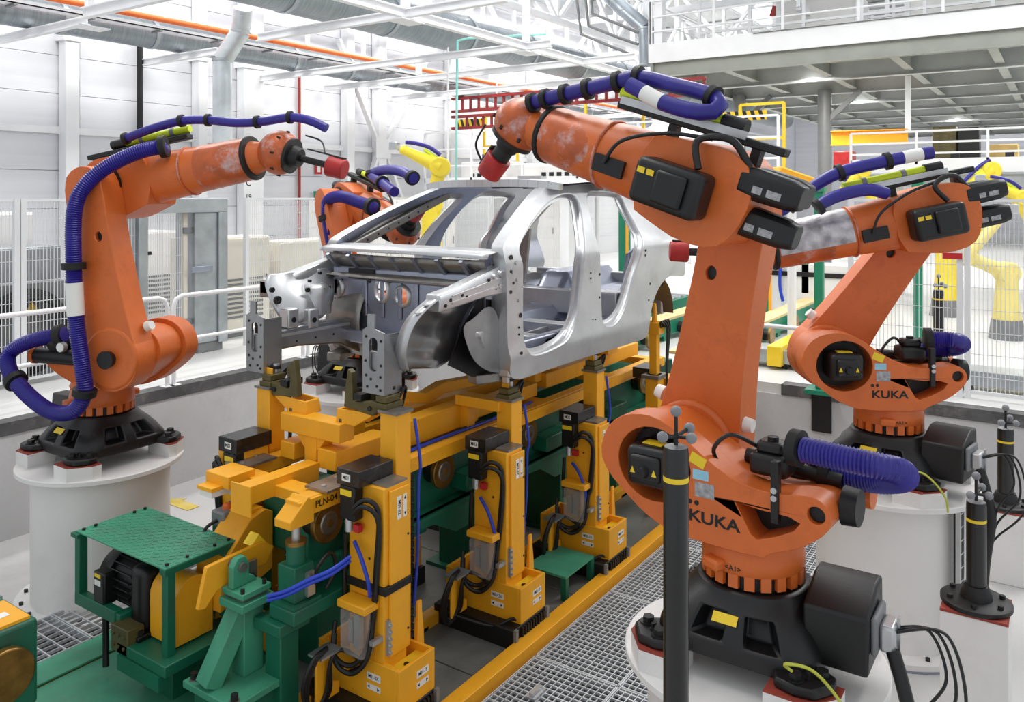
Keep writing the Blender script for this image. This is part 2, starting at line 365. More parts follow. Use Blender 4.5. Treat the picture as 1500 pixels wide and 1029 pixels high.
# ducts
def duct(name, label, y, z, r, x0, x1, seg=1.3):
    t = thing(name, label, 'duct', (x0, y, z)); n = int((x1 - x0) / seg)
    for i in range(n):
        MB().cyl((i * seg, 0, 0), ((i + 1) * seg - .004, 0, 0), r, None, 28).build('segment', 'duct', t)
        MB().cyl(((i + 1) * seg - .03, 0, 0), ((i + 1) * seg + .03, 0, 0), r + .012, None, 28).build('joint_ring', 'galv', t)
    return t
duct('spiral_duct', 'thin galvanised spiral duct running along the panel wall beside the orange pipe', 11.0, 5.12, .2, 3.0, 24)
duct('spiral_duct', 'thick galvanised spiral duct running high along the middle of the hall', 8.0, 5.35, .3, 5.0, 30, 1.8)
t = thing('bent_duct', 'galvanised duct that bends twice and drops down beside the broad wall column', 'duct', (7.8, 10.0, UPZ))
tp = [PY(356, 12, 9.6), PY(353, 46, 9.75), PY(326, 88, 10.0), PY(326, 215, 10.0), PY(326, 265, 10.0)]
for i, (a, b) in enumerate(zip(tp, tp[1:])):
    MB().cyl(a, b, .135, None, 24).build('segment', 'galv_bright', t, world=True); MB().cyl(b + Vector((0, 0, -.02)), b + Vector((0, 0, .02)), .147, None, 24).build('joint_ring', 'galv', t, world=True)
t = thing('sprinkler_pipe', 'bright orange pipe with hangers running under the roof along the ducts', 'pipe', (3.0, 10.4, 5.23))
MB().tube([(0, 0, 0), (24, 0, 0)], .042, 12).build('pipe', 'orange_pipe', t)
for i in range(18): MB().bx(1.1 + 1.3 * i, 1.14 + 1.3 * i, -.03, .03, .0, .4).build('hanger', 'white_steel', t)
t = thing('cable_tray', 'white cable tray with dark brackets below the orange pipe', 'cable tray', (3.0, 10.5, 5.09))
MB().bx(0, 24, -.09, .09, 0, .015).bx(0, 24, -.09, -.08, 0, .05).bx(0, 24, .08, .09, 0, .05).build('tray', 'white_steel', t)
for i in range(24): MB().bx(.8 + .95 * i, .84 + .95 * i, -.12, .10, -.03, -.01).build('bracket', 'pipe_grey', t)
for (pts, r, m, lab) in [([PX(670, 60, 9.6), PX(668, 267, 9.6)], .018, 'cyan_pipe', 'pale turquoise pipe dropping from the ceiling beside the car roof'), ([PX(656, 60, 9.9), PX(656, 265, 9.9)], .014, 'white_steel', 'thin white pipe hanging beside the pale turquoise pipe')]:
    p = MB().tube(pts, r, 8)
    if m == 'cyan_pipe': p.tube([pts[0], pts[0] + Vector((.05, -.15, .03)), pts[0] + Vector((.4, -1.3, .02))], r, 8)
    tag(p.build('drop_pipe', m), lab, 'pipe')
for i, (pl, lab) in enumerate([([(845, 0), (851, 50), (905, 72), (930, 82)], 'lowest bent grey pipe beside the platform column'), ([(858, 0), (862, 38), (906, 55), (935, 65)], 'middle bent grey pipe beside the platform column'), ([(866, 0), (868, 20), (905, 35), (935, 48)], 'uppermost bent grey pipe beside the platform column')]):
    tag(MB().tube([PX(u, v, 14.5) for u, v in pl], .03, 8).build('bent_pipe', 'pipe_grey'), lab, 'pipe')
# ================================================================ car body shell
CARY = 4.1
car = thing('car_body_shell', 'bare silver steel car body shell without doors, clamped above the conveyor', 'car body', (5.75, CARY, 1.45))
def ysk(z):  # near side skin
    if z < 1.62: return 3.2 + (1.62 - z) ** 2 * 1.2
    if z > 2.3: return 3.2 + .30 * ((z - 2.3) / .55) ** 1.35
    return 3.2 + .012 * abs(math.sin((z - 1.62) * 4.6))
def side(u, v):
    y = 3.2
    for _ in range(12): p = PY(u, v, y); y = ysk(p.z)
    return (p.x, p.z)
def chaikin(L, n=2):
    for _ in range(n):
        out = []
        for i in range(len(L)):
            a, b = L[i], L[(i + 1) % len(L)]
            out += [(a[0] * .75 + b[0] * .25, a[1] * .75 + b[1] * .25), (a[0] * .25 + b[0] * .75, a[1] * .25 + b[1] * .75)]
        L = out
    return L
def resamp2(L, step):
    P = [Vector((a, b, 0)) for a, b in L]; P.append(P[0]); Q = resample(P, step)
    if (Q[-1] - Q[0]).length < step * .5: Q.pop()
    return [(p.x, p.y) for p in Q]
def offset(L, d):   # inward offset of a closed loop (any orientation)
    ar = sum(L[i][0] * L[(i + 1) % len(L)][1] - L[(i + 1) % len(L)][0] * L[i][1] for i in range(len(L)))
    sg = 1 if ar > 0 else -1; out = []
    for i in range(len(L)):
        a, b = Vector(L[i - 1]), Vector(L[(i + 1) % len(L)]); t = (b - a); t = t / max(1e-9, t.length)
        out.append((L[i][0] - t.y * d * sg, L[i][1] + t.x * d * sg))
    return out
def inside(p, L):
    c = False; x, y = p
    for i in range(len(L)):
        (x1, y1), (x2, y2) = L[i - 1], L[i]
        if (y1 > y) != (y2 > y) and x < (x2 - x1) * (y - y1) / (y2 - y1) + x1: c = not c
    return c
OUT = [side(*p) for p in [(757, 557), (746, 552), (744, 520), (743, 470), (742, 420), (740, 385), (737, 368), (736, 360), (752, 335), (775, 303), (795, 278), (808, 269), (830, 264), (868, 262), (905, 265), (930, 273), (950, 286), (964, 302), (974, 320), (986, 335), (1000, 350), (1003, 372), (1004, 404), (996, 405), (984, 403), (972, 411), (962, 427), (955, 448), (951, 470), (949, 490), (944, 497), (924, 503), (870, 520), (816, 537), (775, 552)]]
FD = [side(*p) for p in [(757.6, 362), (776.8, 325.6), (798, 298), (817, 285), (832, 282), (842, 285), (848, 293.5), (852.7, 313), (855, 334), (858, 355), (856.5, 377), (854, 409), (850.6, 441), (847.4, 462), (840, 484), (825.6, 503), (801.6, 516.5), (782.4, 522.5), (772.8, 519), (768, 507), (766, 483), (766, 440), (766, 400), (763, 378)]]
RD = [side(*p) for p in [(858, 279), (880, 279), (903, 282), (911.5, 287), (918, 304), (930.7, 327.7), (939.3, 347), (938.2, 364), (935, 385.4), (926.4, 415.4), (920, 441), (911.5, 462.4), (898.7, 477), (886, 480.5), (882, 471), (880.5, 441), (880, 398), (878.3, 372.6), (873, 351), (866.6, 327.7), (860.2, 302)]]
QW = [side(*p) for p in [(935, 296.7), (945.7, 300), (954, 310.6), (959, 320), (951, 322), (943.5, 312.8)]]
OUT = resamp2(chaikin(OUT, 2), .03); FD = resamp2(chaikin(FD, 2), .03); RD = resamp2(chaikin(RD, 2), .03); QW = resamp2(chaikin(QW, 2), .02)
def skin2d():
    pts = []; edges = []
    for L in (OUT, FD, RD, QW):
        n = len(pts); pts += L; edges += [(n + i, n + (i + 1) % len(L)) for i in range(len(L))]
    xs = [p[0] for p in OUT]; zs = [p[1] for p in OUT]; st = .045
    def dist(p): return min((p[0] - q[0]) ** 2 + (p[1] - q[1]) ** 2 for q in pts0)
    pts0 = list(pts); x = min(xs)
    while x < max(xs):
        z = min(zs)
        while z < max(zs):
            p = (x, z)
            if inside(p, OUT) and not any(inside(p, H) for H in (FD, RD, QW)) and dist(p) > .0006: pts.append(p)
            z += st
        x += st
    r = geometry.delaunay_2d_cdt([Vector(p) for p in pts], edges, [], 0, 1e-6)
    V = [(p.x, p.y) for p in r[0]]; T = []
    for f in r[2]:
        c = (sum(V[i][0] for i in f) / 3, sum(V[i][1] for i in f) / 3)
        if inside(c, OUT) and not any(inside(c, H) for H in (FD, RD, QW)): T.append(tuple(f))
    return V, T
SV, ST = skin2d()
def flare(x, z):   # wheel arch lip and shoulder line relief
    ax, az = side(1002, 470); d = math.hypot(x - ax - .02, (z - az + .02))
    sh = max(0, min(1, (x - 6.5) / .7)); q = max(0, min(1, (z - 2.08) / .22)); q2 = max(0, min(1, (2.5 - z) / .14))
    sl = math.exp(-((z - 1.66) / .05) ** 2) * (1 if x < 6.9 else max(0, 1 - (x - 6.9) / .15))
    return -.03 * math.exp(-((d - .40) / .06) ** 2) - .055 * sh * q * q2 - .018 * sl
for sd in (1, -1):
    Yf = (lambda y: y) if sd == 1 else (lambda y: 2 * CARY - y)
    fl = (lambda f: f) if sd == 1 else (lambda f: f[::-1])
    def P3(p, dy=0): return (p[0], Yf(ysk(p[1]) + flare(*p) + dy), p[1])
    mb = MB(); mb.add([P3(p) for p in SV], [fl(t) for t in ST])
    b = mb.build('body_side', 'steel', car, world=True, smooth=50)
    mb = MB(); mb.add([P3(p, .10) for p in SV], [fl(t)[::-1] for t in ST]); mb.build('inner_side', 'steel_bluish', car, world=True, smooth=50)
    mb = MB(); n = len(OUT)   # rim closing the outer edge
    mb.add([P3(p) for p in OUT] + [P3(p, .10) for p in OUT], [(i, (i + 1) % n, n + (i + 1) % n, n + i) for i in range(n)]); mb.build('side_rim', 'steel', car, world=True, smooth=50)
    for L, nm in ((FD, 'front_door_frame'), (RD, 'rear_door_frame'), (QW, 'quarter_window_frame')):
        n = len(L); k = .4 if L is QW else 1
        rings = [(0, 0), (.008 * k, .004), (.014 * k, .014), (.016 * k, .03), (.018 * k, .05), (.028 * k, .055), (.05 * k, .057), (.05 * k, .062), (.0, .10)]
        loops = []
        for ins, dy in rings:
            q = offset(L, ins); loops.append([P3(p, dy) for p in q])
        mb = MB(); vs = [p for l in loops for p in l]
        mb.add(vs, [fl((i * n + j, i * n + (j + 1) % n, (i + 1) * n + (j + 1) % n, (i + 1) * n + j)) for i in range(len(loops) - 1) for j in range(n)])
        mb.build(nm, 'steel', car, world=True, smooth=50, label=None)
# holes and studs on B pillar, hinge pillar
def dot(u, v, r, nm='hole', m='black', pr=.004, w=1, hgt=1):
    x, z = side(u, v); y = ysk(z) + flare(x, z)
    MB().cyl((x, y - pr, z), (x, y + .004, z), r, r * .9, 12).build(nm, m, car, world=True)
for u, v, r in [(865, 400, .009), (865, 408, .009), (878, 402, .012), (878, 436, .01), (868, 468, .006), (872, 468, .006), (748, 428, .014), (748, 398, .01), (752, 415, .01), (762, 462, .018), (760, 480, .008), (760, 490, .008), (761, 517, .012), (942, 367, .012), (942, 374, .01), (952, 416, .012), (950, 440, .01), (748, 378, .022)]: dot(u, v, r)
for u, v in [(751, 398), (758, 410), (756, 385), (760, 440)]: dot(u, v, .016, 'stud', 'steel', .008)
# roof panel with crown
xr0, xr1 = side(808, 269)[0] - .02, side(930, 273)[0] + .1
zr = lambda x: 2.868 + .045 * math.sin(math.pi * min(1, max(0, (x - xr0 + .3) / (xr1 - xr0 + .5))))
for nm, dz, m in (('roof_panel', 0, 'steel'), ('roof_liner', -.02, 'steel')):
    G = []
    for i in range(25):
        x = xr0 + (xr1 - xr0) * i / 24; row = []
        for j in range(21):
            t = j / 20; y = 3.40 + (2 * CARY - 6.80) * t; row.append((x - .10 * (1 - (2 * t - 1) ** 2) * (1 if i == 0 else 0), y, zr(x) + dz + .035 * (1 - (2 * t - 1) ** 4)))
        G.append(row)
    MB().grid(G).build(nm, m, car, world=True, smooth=60)
# windscreen header and cross bows
def bow(x, z, nm, w=.1, h=.05, m='steel_dark'):
    G = []; mb = MB()
    pts = [(x - .09 * (1 - (2 * t / 16 - 1) ** 2), 3.42 + (8.2 - 6.84) * t / 16, z + .03 * (1 - (2 * t / 16 - 1) ** 4)) for t in range(17)]
    for a, b in zip(pts, pts[1:]): mb.beam(a, b, w, h)
    mb.build(nm, m, car, world=True)
bow(xr0 - .02, 2.865, 'windscreen_header', .12, .06, 'steel')
bow(xr0 + .75, 2.86, 'roof_bow'); bow(xr0 + 1.3, 2.86, 'roof_bow'); bow(xr1 - .05, 2.80, 'rear_header', .16, .06)
MB().bx(0, .03, -.12, .12, 0, .035, Matrix.Translation((6.1, 3.95, 2.93))).bx(.03, .1, -.12, -.1, -.01, .03, Matrix.Translation((6.1, 3.95, 2.93))).bx(.03, .1, .1, .12, -.01, .03, Matrix.Translation((6.1, 3.95, 2.93))).build('roof_bracket', 'steel', car, world=True)
# floor pan: ribbed
G = []
for i in range(61):
    x = 4.78 + 2.9 * i / 60; row = []
    for j in range(41):
        y = 3.3 + 1.6 * j / 40; t = abs(y - CARY)
        z = 1.60 + (.16 if t < .14 else .16 * max(0, 1 - (t - .14) / .08)) + .008 * math.sin(y * 60) * (1 if t > .25 else 0)
        if x > 6.55: z += min(.3, (x - 6.55) * 1.1)
        row.append((x, y, z))
    G.append(row)
MB().grid(G).build('floor_pan', 'steel_bluish', car, world=True, smooth=40)
for x, z, h in ((5.35, 1.66, .09), (5.95, 1.66, .10), (6.55, 1.75, .22)): MB().bx(x, x + .13, 3.32, 4.88, z - .05, z - .05 + h).build('floor_crossmember', 'steel', car, world=True, bevel=.012)
for s in (1, -1):
    MB().bx(4.85, 6.9, CARY + s * .78, CARY + s * .70, 1.5, 1.72).build('inner_sill', 'steel_bluish', car, world=True, bevel=.015)
    MB().beam((4.9, CARY + s * .42, 1.63), (6.6, CARY + s * .42, 1.66), .03, .05).build('seat_rail', 'steel', car, world=True)
    # rear wheel house (half barrel)
    G = []
    for i in range(15):
        a = math.pi * i / 14; row = []
        for j in range(7): row.append((7.28 + (.36 - .02 * max(0, j - 4) ** 2) * math.cos(a), CARY + s * (.86 - .045 * j), 1.62 + (.38 - .025 * max(0, j - 4) ** 2) * math.sin(a)))
        G.append(row)
    MB().grid(G).build('rear_wheel_house', 'steel_dark', car, world=True, smooth=60)
    MB().prism([(6.9, 1.55), (7.66, 1.55)] + [(7.28 + .34 * math.cos(math.pi * i / 14), 1.62 + .36 * math.sin(math.pi * i / 14)) for i in range(15)], CARY + s * .56, CARY + s * .58).build('wheel_house_wall', 'steel_dark', car, world=True)
    MB().beam((6.6, CARY + s * .5, 1.62), (7.75, CARY + s * .5, 1.72), .09, .12).build('rear_rail', 'steel_dark', car, world=True, bevel=.01)
    # rear door lower seat side bracket
    MB().prism([(6.75, 1.75), (6.95, 1.75), (7.05, 2.3), (6.9, 2.25)], CARY + s * .70, CARY + s * .74).build('side_reinforcement', 'steel_bluish', car, world=True, bevel=.01)
MB().bx(7.62, 7.72, 3.35, 4.85, 1.6, 2.0).build('rear_panel', 'steel', car, world=True, bevel=.02)
MB().prism([(6.98, 1.9), (7.02, 1.9), (7.12, 2.45), (7.08, 2.45)], 4.58, 4.78).build('seat_back_pillar', 'steel_dark', car, world=True)
# ---- front: cowl, bulkhead, dash
CXF = 4.66
G = []
for i, (dx, dz) in enumerate([(-.12, 0), (-.1, .03), (-.02, .04), (.10, .05), (.16, .02)]):
    G.append([(CXF + dx + .0 - .10 * (1 - (2 * t / 24 - 1) ** 2), 3.28 + 1.64 * t / 24, 2.355 + dz + .015 * (1 - (2 * t / 24 - 1) ** 2)) for t in range(25)])
MB().grid(G).build('cowl_panel', 'steel', car, world=True, smooth=50, solid=.006)
G = []
for i, (dx, dz) in enumerate([(-.10, 0), (-.09, -.05), (-.02, -.10), (.0, -.14), (-.14, -.17)]):
    G.append([(CXF + dx - .08 * (1 - (2 * t / 24 - 1) ** 2), 3.32 + 1.56 * t / 24, 2.345 + dz) for t in range(25)])
MB().grid(G).build('cowl_trough', 'steel_dark', car, world=True, smooth=50, solid=.006)
for t in range(7):
    y = 3.45 + 1.3 * t / 6; MB().beam((CXF - .20, y, 2.34), (CXF - .02, y, 2.16), .03, .02).build('cowl_rib', 'steel_bluish', car, world=True)
bx0 = 4.62
def oval(cy, cz, ry, rz, n=20): return [(cy + ry * math.cos(2 * math.pi * i / n), cz + rz * math.sin(2 * math.pi * i / n)) for i in range(n)]
Myz = Matrix(((0, 1, 0, 0), (1, 0, 0, 0), (0, 0, 1, 0), (0, 0, 0, 1)))   # prism: (a=Y, c=X, b=Z)
ov = [(PX(560, 424, bx0), .055, .085), (PX(590, 434, bx0), .06, .06), (PX(646, 402, bx0), .035, .035), (PX(494, 420, bx0), .05, .06)]
MB(Myz).prism([(3.36, 1.72), (4.84, 1.72), (4.84, 2.24), (3.36, 2.24)], bx0, bx0 + .012, [oval(p.y, p.z, a, b) for p, a, b in ov]).build('bulkhead', 'steel_bluish', car, world=True)
for p, a, b in ov:
    mb = MB(); rg = [[(bx0 + dx, p.y + (a + e) * math.cos(2 * math.pi * i / 24), p.z + (b + e) * math.sin(2 * math.pi * i / 24)) for i in range(24)] for dx, e in ((.0, .03), (-.02, .02), (-.022, .004), (.01, .0))]
    mb.loft(rg, False).build('opening_collar', 'steel', car, world=True, smooth=60)
for y in (3.55, 3.72, 3.98, 4.14, 4.32, 4.5): MB().bx(bx0 - .014, bx0, y - .02, y + .02, 1.86, 2.16).build('bulkhead_rib', 'steel_bluish', car, world=True, bevel=.012)
for u, v in [(520, 399), (536, 446), (541, 412), (572, 412), (608, 411), (505, 438), (500, 410), (592, 403)]:
    p = PX(u, v, bx0 - .004); MB().cyl((bx0 - .006, p.y, p.z), (bx0 + .001, p.y, p.z), .016, None, 12).build('hole', 'black', car, world=True)
MB().bx(bx0 - .06, bx0 + .02, 3.4, 4.8, 2.14, 2.24).build('bulkhead_upper_box', 'steel_bluish', car, world=True, bevel=.015)
p = PX(527, 388, bx0 - .07); MB().bx(bx0 - .072, bx0 - .06, p.y - .15, p.y + .12, 2.15, 2.23).build('cowl_window', 'black', car, world=True)
MB().bx(bx0 - .10, bx0 + .05, 3.45, 4.75, 1.66, 1.76).build('dash_crossmember', 'steel_bluish', car, world=True, bevel=.02)
MB().grid([[(bx0 + .02 + .22 * i / 6, 3.4 + 1.4 * j / 10, 1.72 - .12 * (i / 6) ** 1.5) for j in range(11)] for i in range(7)]).build('toe_board', 'steel_bluish', car, world=True, solid=.006)
for s in (1, -1):
    yr = CARY - s * .56   # s=1 near
    # longitudinal rail: C section with lips
    pr = [(3.72, 1.70), (4.05, 1.70), (4.45, 1.66), (4.75, 1.52), (4.95, 1.50), (4.95, 1.60), (4.78, 1.66), (4.62, 1.84), (4.2, 1.85), (3.72, 1.83)]
    MB().prism(pr, yr - .05, yr + .05).build('front_rail', 'steel_front', car, world=True, bevel=.012)
    for k in range(9):
        x = 3.85 + .09 * k; MB().cyl((x, yr - .053, 1.74 + .06 * (k % 2)), (x, yr - .045, 1.74 + .06 * (k % 2)), .008, None, 10).build('hole', 'black', car, world=True)
    MB().beam((3.8, yr - .055, 1.80), (4.55, yr - .055, 1.80), .012, .018).build('rail_bead', 'steel', car, world=True)
    # end plate with slot
    sl = [(yr + .035 * math.cos(2 * math.pi * i / 16), 1.80 + .012 + .075 * (1 if math.sin(2 * math.pi * i / 16) > 0 else -1) + .03 * math.sin(2 * math.pi * i / 16)) for i in range(16)]
    MB(Myz).prism([(yr - .09, 1.57), (yr + .09, 1.57), (yr + .09, 1.96), (yr + .05, 1.98), (yr + .05, 2.06), (yr - .01, 2.06), (yr - .01, 1.97), (yr - .09, 1.95)], 3.70, 3.712, [sl]).build('rail_end_plate', 'steel_front', car, world=True)
    MB().bx(3.712, 3.86, yr - .09, yr - .08, 1.57, 1.94).build('end_plate_flange', 'steel_front', car, world=True)
    MB(Myz).prism([(yr - .06, 1.66), (yr + .06, 1.66), (yr + .06, 1.92), (yr - .06, 1.92)], 3.75, 3.76).build('rail_end_backing', 'black', car, world=True)
    for dy, z in ((-.06, 1.60), (.05, 1.61), (-.06, 1.68), (.06, 1.68), (-.065, 1.75), (.065, 1.77), (-.065, 1.9), (.06, 1.92), (-.03, 1.62), (.02, 1.66)):
        MB().cyl((3.697, yr + dy, z), (3.713, yr + dy, z), .009, None, 10).build('hole', 'black', car, world=True)
    # upper apron rail (shotgun)
    ya = CARY - s * .80
    p0, p1 = (PX(638, 426, 4.0), PX(747, 412, 4.75))
    mb = MB(); mb.loft([[(x, ya + dy * .06, zc + dz) for dy, dz in ((-1, -hh), (-1.1, hh * .2), (-.7, hh), (1, hh), (1, -hh))] for x, zc, hh in ((3.98, 2.115, .055), (4.2, 2.14, .06), (4.45, 2.18, .075), (4.76, 2.215, .105))])
    mb.build('apron_rail', 'steel', car, world=True, bevel=.012)
    for dz in (.02, -.02):
        MB().beam((4.1, ya - s * .067, 2.13 + dz), (4.7, ya - s * .067, 2.205 + dz * 1.4), .01, .012).build('rail_bead', 'steel', car, world=True)
    for x, z in ((4.03, 2.10), (4.08, 2.13), (4.2, 2.15), (4.25, 2.13), (4.5, 2.22), (4.58, 2.16)):
        MB().cyl((x, ya - s * .069, z), (x, ya - s * .055, z), .012, None, 10).build('hole', 'black', car, world=True)
    for x, z, r in ((4.56, 2.24, .022), (4.64, 2.25, .028), (4.62, 2.17, .02)): MB().cyl((x, ya - s * .075, z), (x, ya - s * .05, z), r * .7, r, 14).build('stud', 'steel', car, world=True)
    # apron sheet: pressed panel between a curved outer flange and an inner strut line
    if s == 1:
        co_ = [(640, 434, 3.30), (622, 448, 3.31), (606, 464, 3.33), (595, 482, 3.36), (588, 503, 3.39), (586, 524, 3.42), (590, 542, 3.44)]
        ci_ = [(706, 434, 3.40), (692, 450, 3.42), (682, 470, 3.44), (676, 490, 3.45), (670, 510, 3.45), (660, 526, 3.45), (640, 540, 3.45)]
        A_, B_ = spline([PY(*p) for p in co_], 4), spline([PY(*p) for p in ci_], 4); G = []
        for i, (a, b) in enumerate(zip(A_, B_)):
            row = []
            for j in range(13):
                q = j / 12; p = a.lerp(b, q); p.y += .025 * math.sin(math.pi * q) * (1 - .4 * math.cos(i * .9)) - .03 * math.exp(-((q - .62) / .13) ** 2) * math.sin(math.pi * min(1, i / 24)); row.append(p)
            G.append(row)
        MB().grid(G).build('apron_sheet', 'steel_front', car, world=True, smooth=60, solid=.006)
        mb = MB(); mb.grid([[a + Vector((0, .045 * k - .05, .012 * k * (3 - k) / 2 * 0)) for k in range(3)] for a in A_]); mb.build('arch_flange', 'steel', car, world=True, smooth=60, solid=.007)
        for k in (4, 7): 
            p = A_[k] + Vector((.004, -.02, .006)); MB().bx(p.x - .03, p.x + .03, p.y - .018, p.y + .018, p.z - .004, p.z + .004).build('flange_tab', 'steel', car, world=True)
        # wheel house liner facing the front, with pressed emboss
        lo = [(672, 476), (690, 468), (712, 448), (728, 452), (738, 490), (743, 530), (742, 548), (715, 545), (692, 530), (680, 505)]
        pl = [PY(u, v, 3.27) for u, v in lo]; Mp = [(p.x, p.z) for p in pl]
        cz_ = (sum(p[0] for p in Mp) / len(Mp), sum(p[1] for p in Mp) / len(Mp)); lp = resamp2(chaikin(Mp, 2), .03); rings = []
        for k, dy in ((1, 0), (.86, .02), (.62, .035), (.5, .01), (.3, .004)): rings.append([(cz_[0] + (a - cz_[0]) * k, 3.27 + dy + .08 * (a - cz_[0]), cz_[1] + (b - cz_[1]) * k) for a, b in lp])
        MB().loft(rings[::-1]).build('wheel_house_liner', 'steel_front', car, world=True, smooth=50)
        MB().prism([(PY(u, v, 3.38).x, PY(u, v, 3.38).z) for u, v in ((655, 535), (676, 480), (700, 438), (730, 440), (722, 500), (716, 552), (690, 552))], 3.37, 3.38).build('wheel_house_shade', 'black', car, world=True)  # black sheet standing in for the shaded void behind the liner
    else:
        co_ = [(392, 402, 4.86), (388, 414, 4.84), (392, 432, 4.80), (400, 450, 4.76), (410, 466, 4.72), (420, 474, 4.70)]
        ci_ = [(482, 392, 4.86), (486, 406, 4.82), (488, 424, 4.76), (486, 442, 4.73), (478, 458, 4.71), (462, 470, 4.70)]
        A_, B_ = spline([PY(*p) for p in co_], 4), spline([PY(*p) for p in ci_], 4); G = []
        for i, (a, b) in enumerate(zip(A_, B_)):
            row = []
            for j in range(15):
                q = j / 14; p = a.lerp(b, q); t_ = i / (len(A_) - 1); p.y -= .10 * math.exp(-((q - .45) / .2) ** 2 - ((t_ - .65) / .3) ** 2) + .02 * math.sin(q * 9); row.append(p)
            G.append(row)
        MB().grid(G).build('apron_sheet', 'steel', car, world=True, smooth=60, solid=.006)
        for u, v, r in ((400, 425, .02), (408, 440, .03), (452, 425, .018), (455, 412, .012), (470, 400, .012)):
            p = PY(u, v, 4.70); MB().cyl((p.x, 4.70, p.z), (p.x, 4.72, p.z), r, None, 14).build('hole', 'black', car, world=True)
        for u in (425, 455):
            p = PY(u, 472, 4.64); MB().bx(p.x - .05, p.x + .05, 4.60, 4.70, p.z - .04, p.z + .10).build('mount_bracket', 'steel', car, world=True, bevel=.012); MB().cyl((p.x, 4.596, p.z + .02), (p.x, 4.604, p.z + .02), .02, None, 14).build('hole', 'black', car, world=True)
    # inner apron wall with pressed dome
    if s == -1:
      mb = MB(); mb.lathe([(.13, -.14), (.13, 0), (.12, .05), (.09, .08), (.06, .09), (.055, .07)], 28, Matrix.Translation((4.36, yr - s * .13, 2.03))); mb.build('strut_dome', 'steel', car, world=True, smooth=50)
    for a in (range(3) if s == -1 else ()): MB().cyl((4.40 + .09 * math.cos(a * 2.1), yr - s * .10 + .09 * math.sin(a * 2.1), 2.07), (4.40 + .09 * math.cos(a * 2.1), yr - s * .10 + .09 * math.sin(a * 2.1), 2.087), .012, None, 10).build('hole', 'black', car, world=True)
    # wheel house rear panel (between arch and hinge pillar)
    G = []
    for i in range(11):
        t = i / 10; row = []
        for j in range(7):
            q = j / 6; row.append((4.74 - .14 * math.sin(math.pi * t) - .05 * q, ya - s * .02 + s * .42 * q, 1.50 + .62 * t + .03 * math.sin(q * 3)))
        G.append(row)
    if s == -1: MB().grid(G).build('wheel_house_panel', 'steel_dark', car, world=True, smooth=60, solid=.006)
    MB().beam((4.72, ya - s * .05, 1.48), (4.70, ya - s * .05, 2.1), .05, .03).build('pillar_flange', 'steel', car, world=True, bevel=.008)
    MB().beam((4.55, ya + s * .12, 1.52), (4.8, ya + s * .02, 1.52), .12, .07).build('sill_end', 'steel_dark', car, world=True, bevel=.01)
    # hinge pillar box front face
    MB().bx(4.70, 4.76, ya - s * .09 if s == 1 else ya - .05, ya + .07 if s == 1 else ya + .09, 1.52, 2.36).build('hinge_pillar', 'steel', car, world=True, bevel=.015)
# far apron front box as seen left of the bulkhead
MB().bx(3.98, 4.06, 4.84, 4.96, 2.04, 2.16).build('apron_end_bracket', 'steel_dark', car, world=True, bevel=.008)
# A pillar inner reinforcements and B pillar inner of far side
for s in (1, -1):
    a, b = (4.76, CARY - s * .73, 2.36), (xr0 + .06, CARY - s * .56, 2.80)
    mb = MB(); mb.beam(a, b, .07, .07, (0, 1, 0)); mb.build('pillar_reinforcement', 'steel_dark', car, world=True, bevel=.012)
    for k in range(7):
        t = .15 + .1 * k; p = Vector(a).lerp(Vector(b), t); MB().cyl((p.x, p.y + s * .037, p.z), (p.x, p.y + s * .03, p.z), .01, None, 10).build('hole', 'black', car, world=True)
# ================================================================ robots
def bolt_ring(parent, n, rad, z, r=.014, h=.02, m='black', nm='bolt', a0=0, c=(0, 0)):
    for i in range(n):
        a = a0 + 2 * math.pi * i / n; x, y = c[0] + rad * math.cos(a), c[1] + rad * math.sin(a)
        MB().cyl((x, y, z), (x, y, z + h), r, None, 6).build(nm, m, parent)
def pedestal(label, x, y, rz, zm=1.052):
    t = thing('robot_pedestal', label, 'pedestal', (x, y, 0), rz, 'white robot pedestals'); dz = zm - 1.052
    MB().lathe([(.44, .05), (.44, .93 + dz)], 64).build('drum', 'white_paint', t, smooth=40)
    MB().lathe([(.53, .925 + dz), (.535, .93 + dz), (.535, .955 + dz), (.53, .96 + dz)], 72).build('top_flange', 'white_paint', t)
    MB().lathe([(.54, .012), (.54, .045), (.5, .05)], 64).build('base_flange', 'white_paint', t)
    MB().lathe([(.545, 0), (.545, .012)], 64).build('base_band', 'steel_bluish', t)
    bolt_ring(t, 16, .49, .048, .014, .02)
    for sx in (1, -1):
        for sy in (1, -1):
            pl = [(.17, .24), (.42, .24), (.42, .30), (.33, .42), (.17, .42)]
            pl = [(sx * a, sy * b) for a, b in pl]
            if sx * sy < 0: pl = pl[::-1]
            M = Matrix(((1, 0, 0, 0), (0, 0, 1, 0), (0, 1, 0, 0), (0, 0, 0, 1)))
            b = MB(M).prism(pl, .96 + dz, 1.046 + dz).build('pad_block', 'white_paint', t); MB(M).prism(pl, 1.046 + dz, 1.052 + dz).build('pad_top', 'red_pad', b)
    return t
def rsec(hx, hy, cut, z, n=40, p=2):
    out = []
    for k in range(n):
        a = 2 * math.pi * (k + .5) / n; c, s_ = math.cos(a), math.sin(a)
        r = (abs(c / hx) ** p + abs(s_ / hy) ** p) ** (-1 / p); out.append((r * c, r * s_, z))
    return out
CHEEK = [(.268, 0), (.24, .11), (.173, .178), (.084, .206), (-.006, .205), (-.106, .165), (-.196, .10), (-.31, .03), (-.42, -.005), (-.54, -.008), (-.654, .015), (-.716, -.002), (-.746, -.056), (-.727, -.112), (-.643, -.185), (-.554, -.228), (-.50, -.25), (-.48, -.275), (-.12, -.275), (-.04, -.255), (.05, -.215), (.14, -.15), (.225, -.08)]
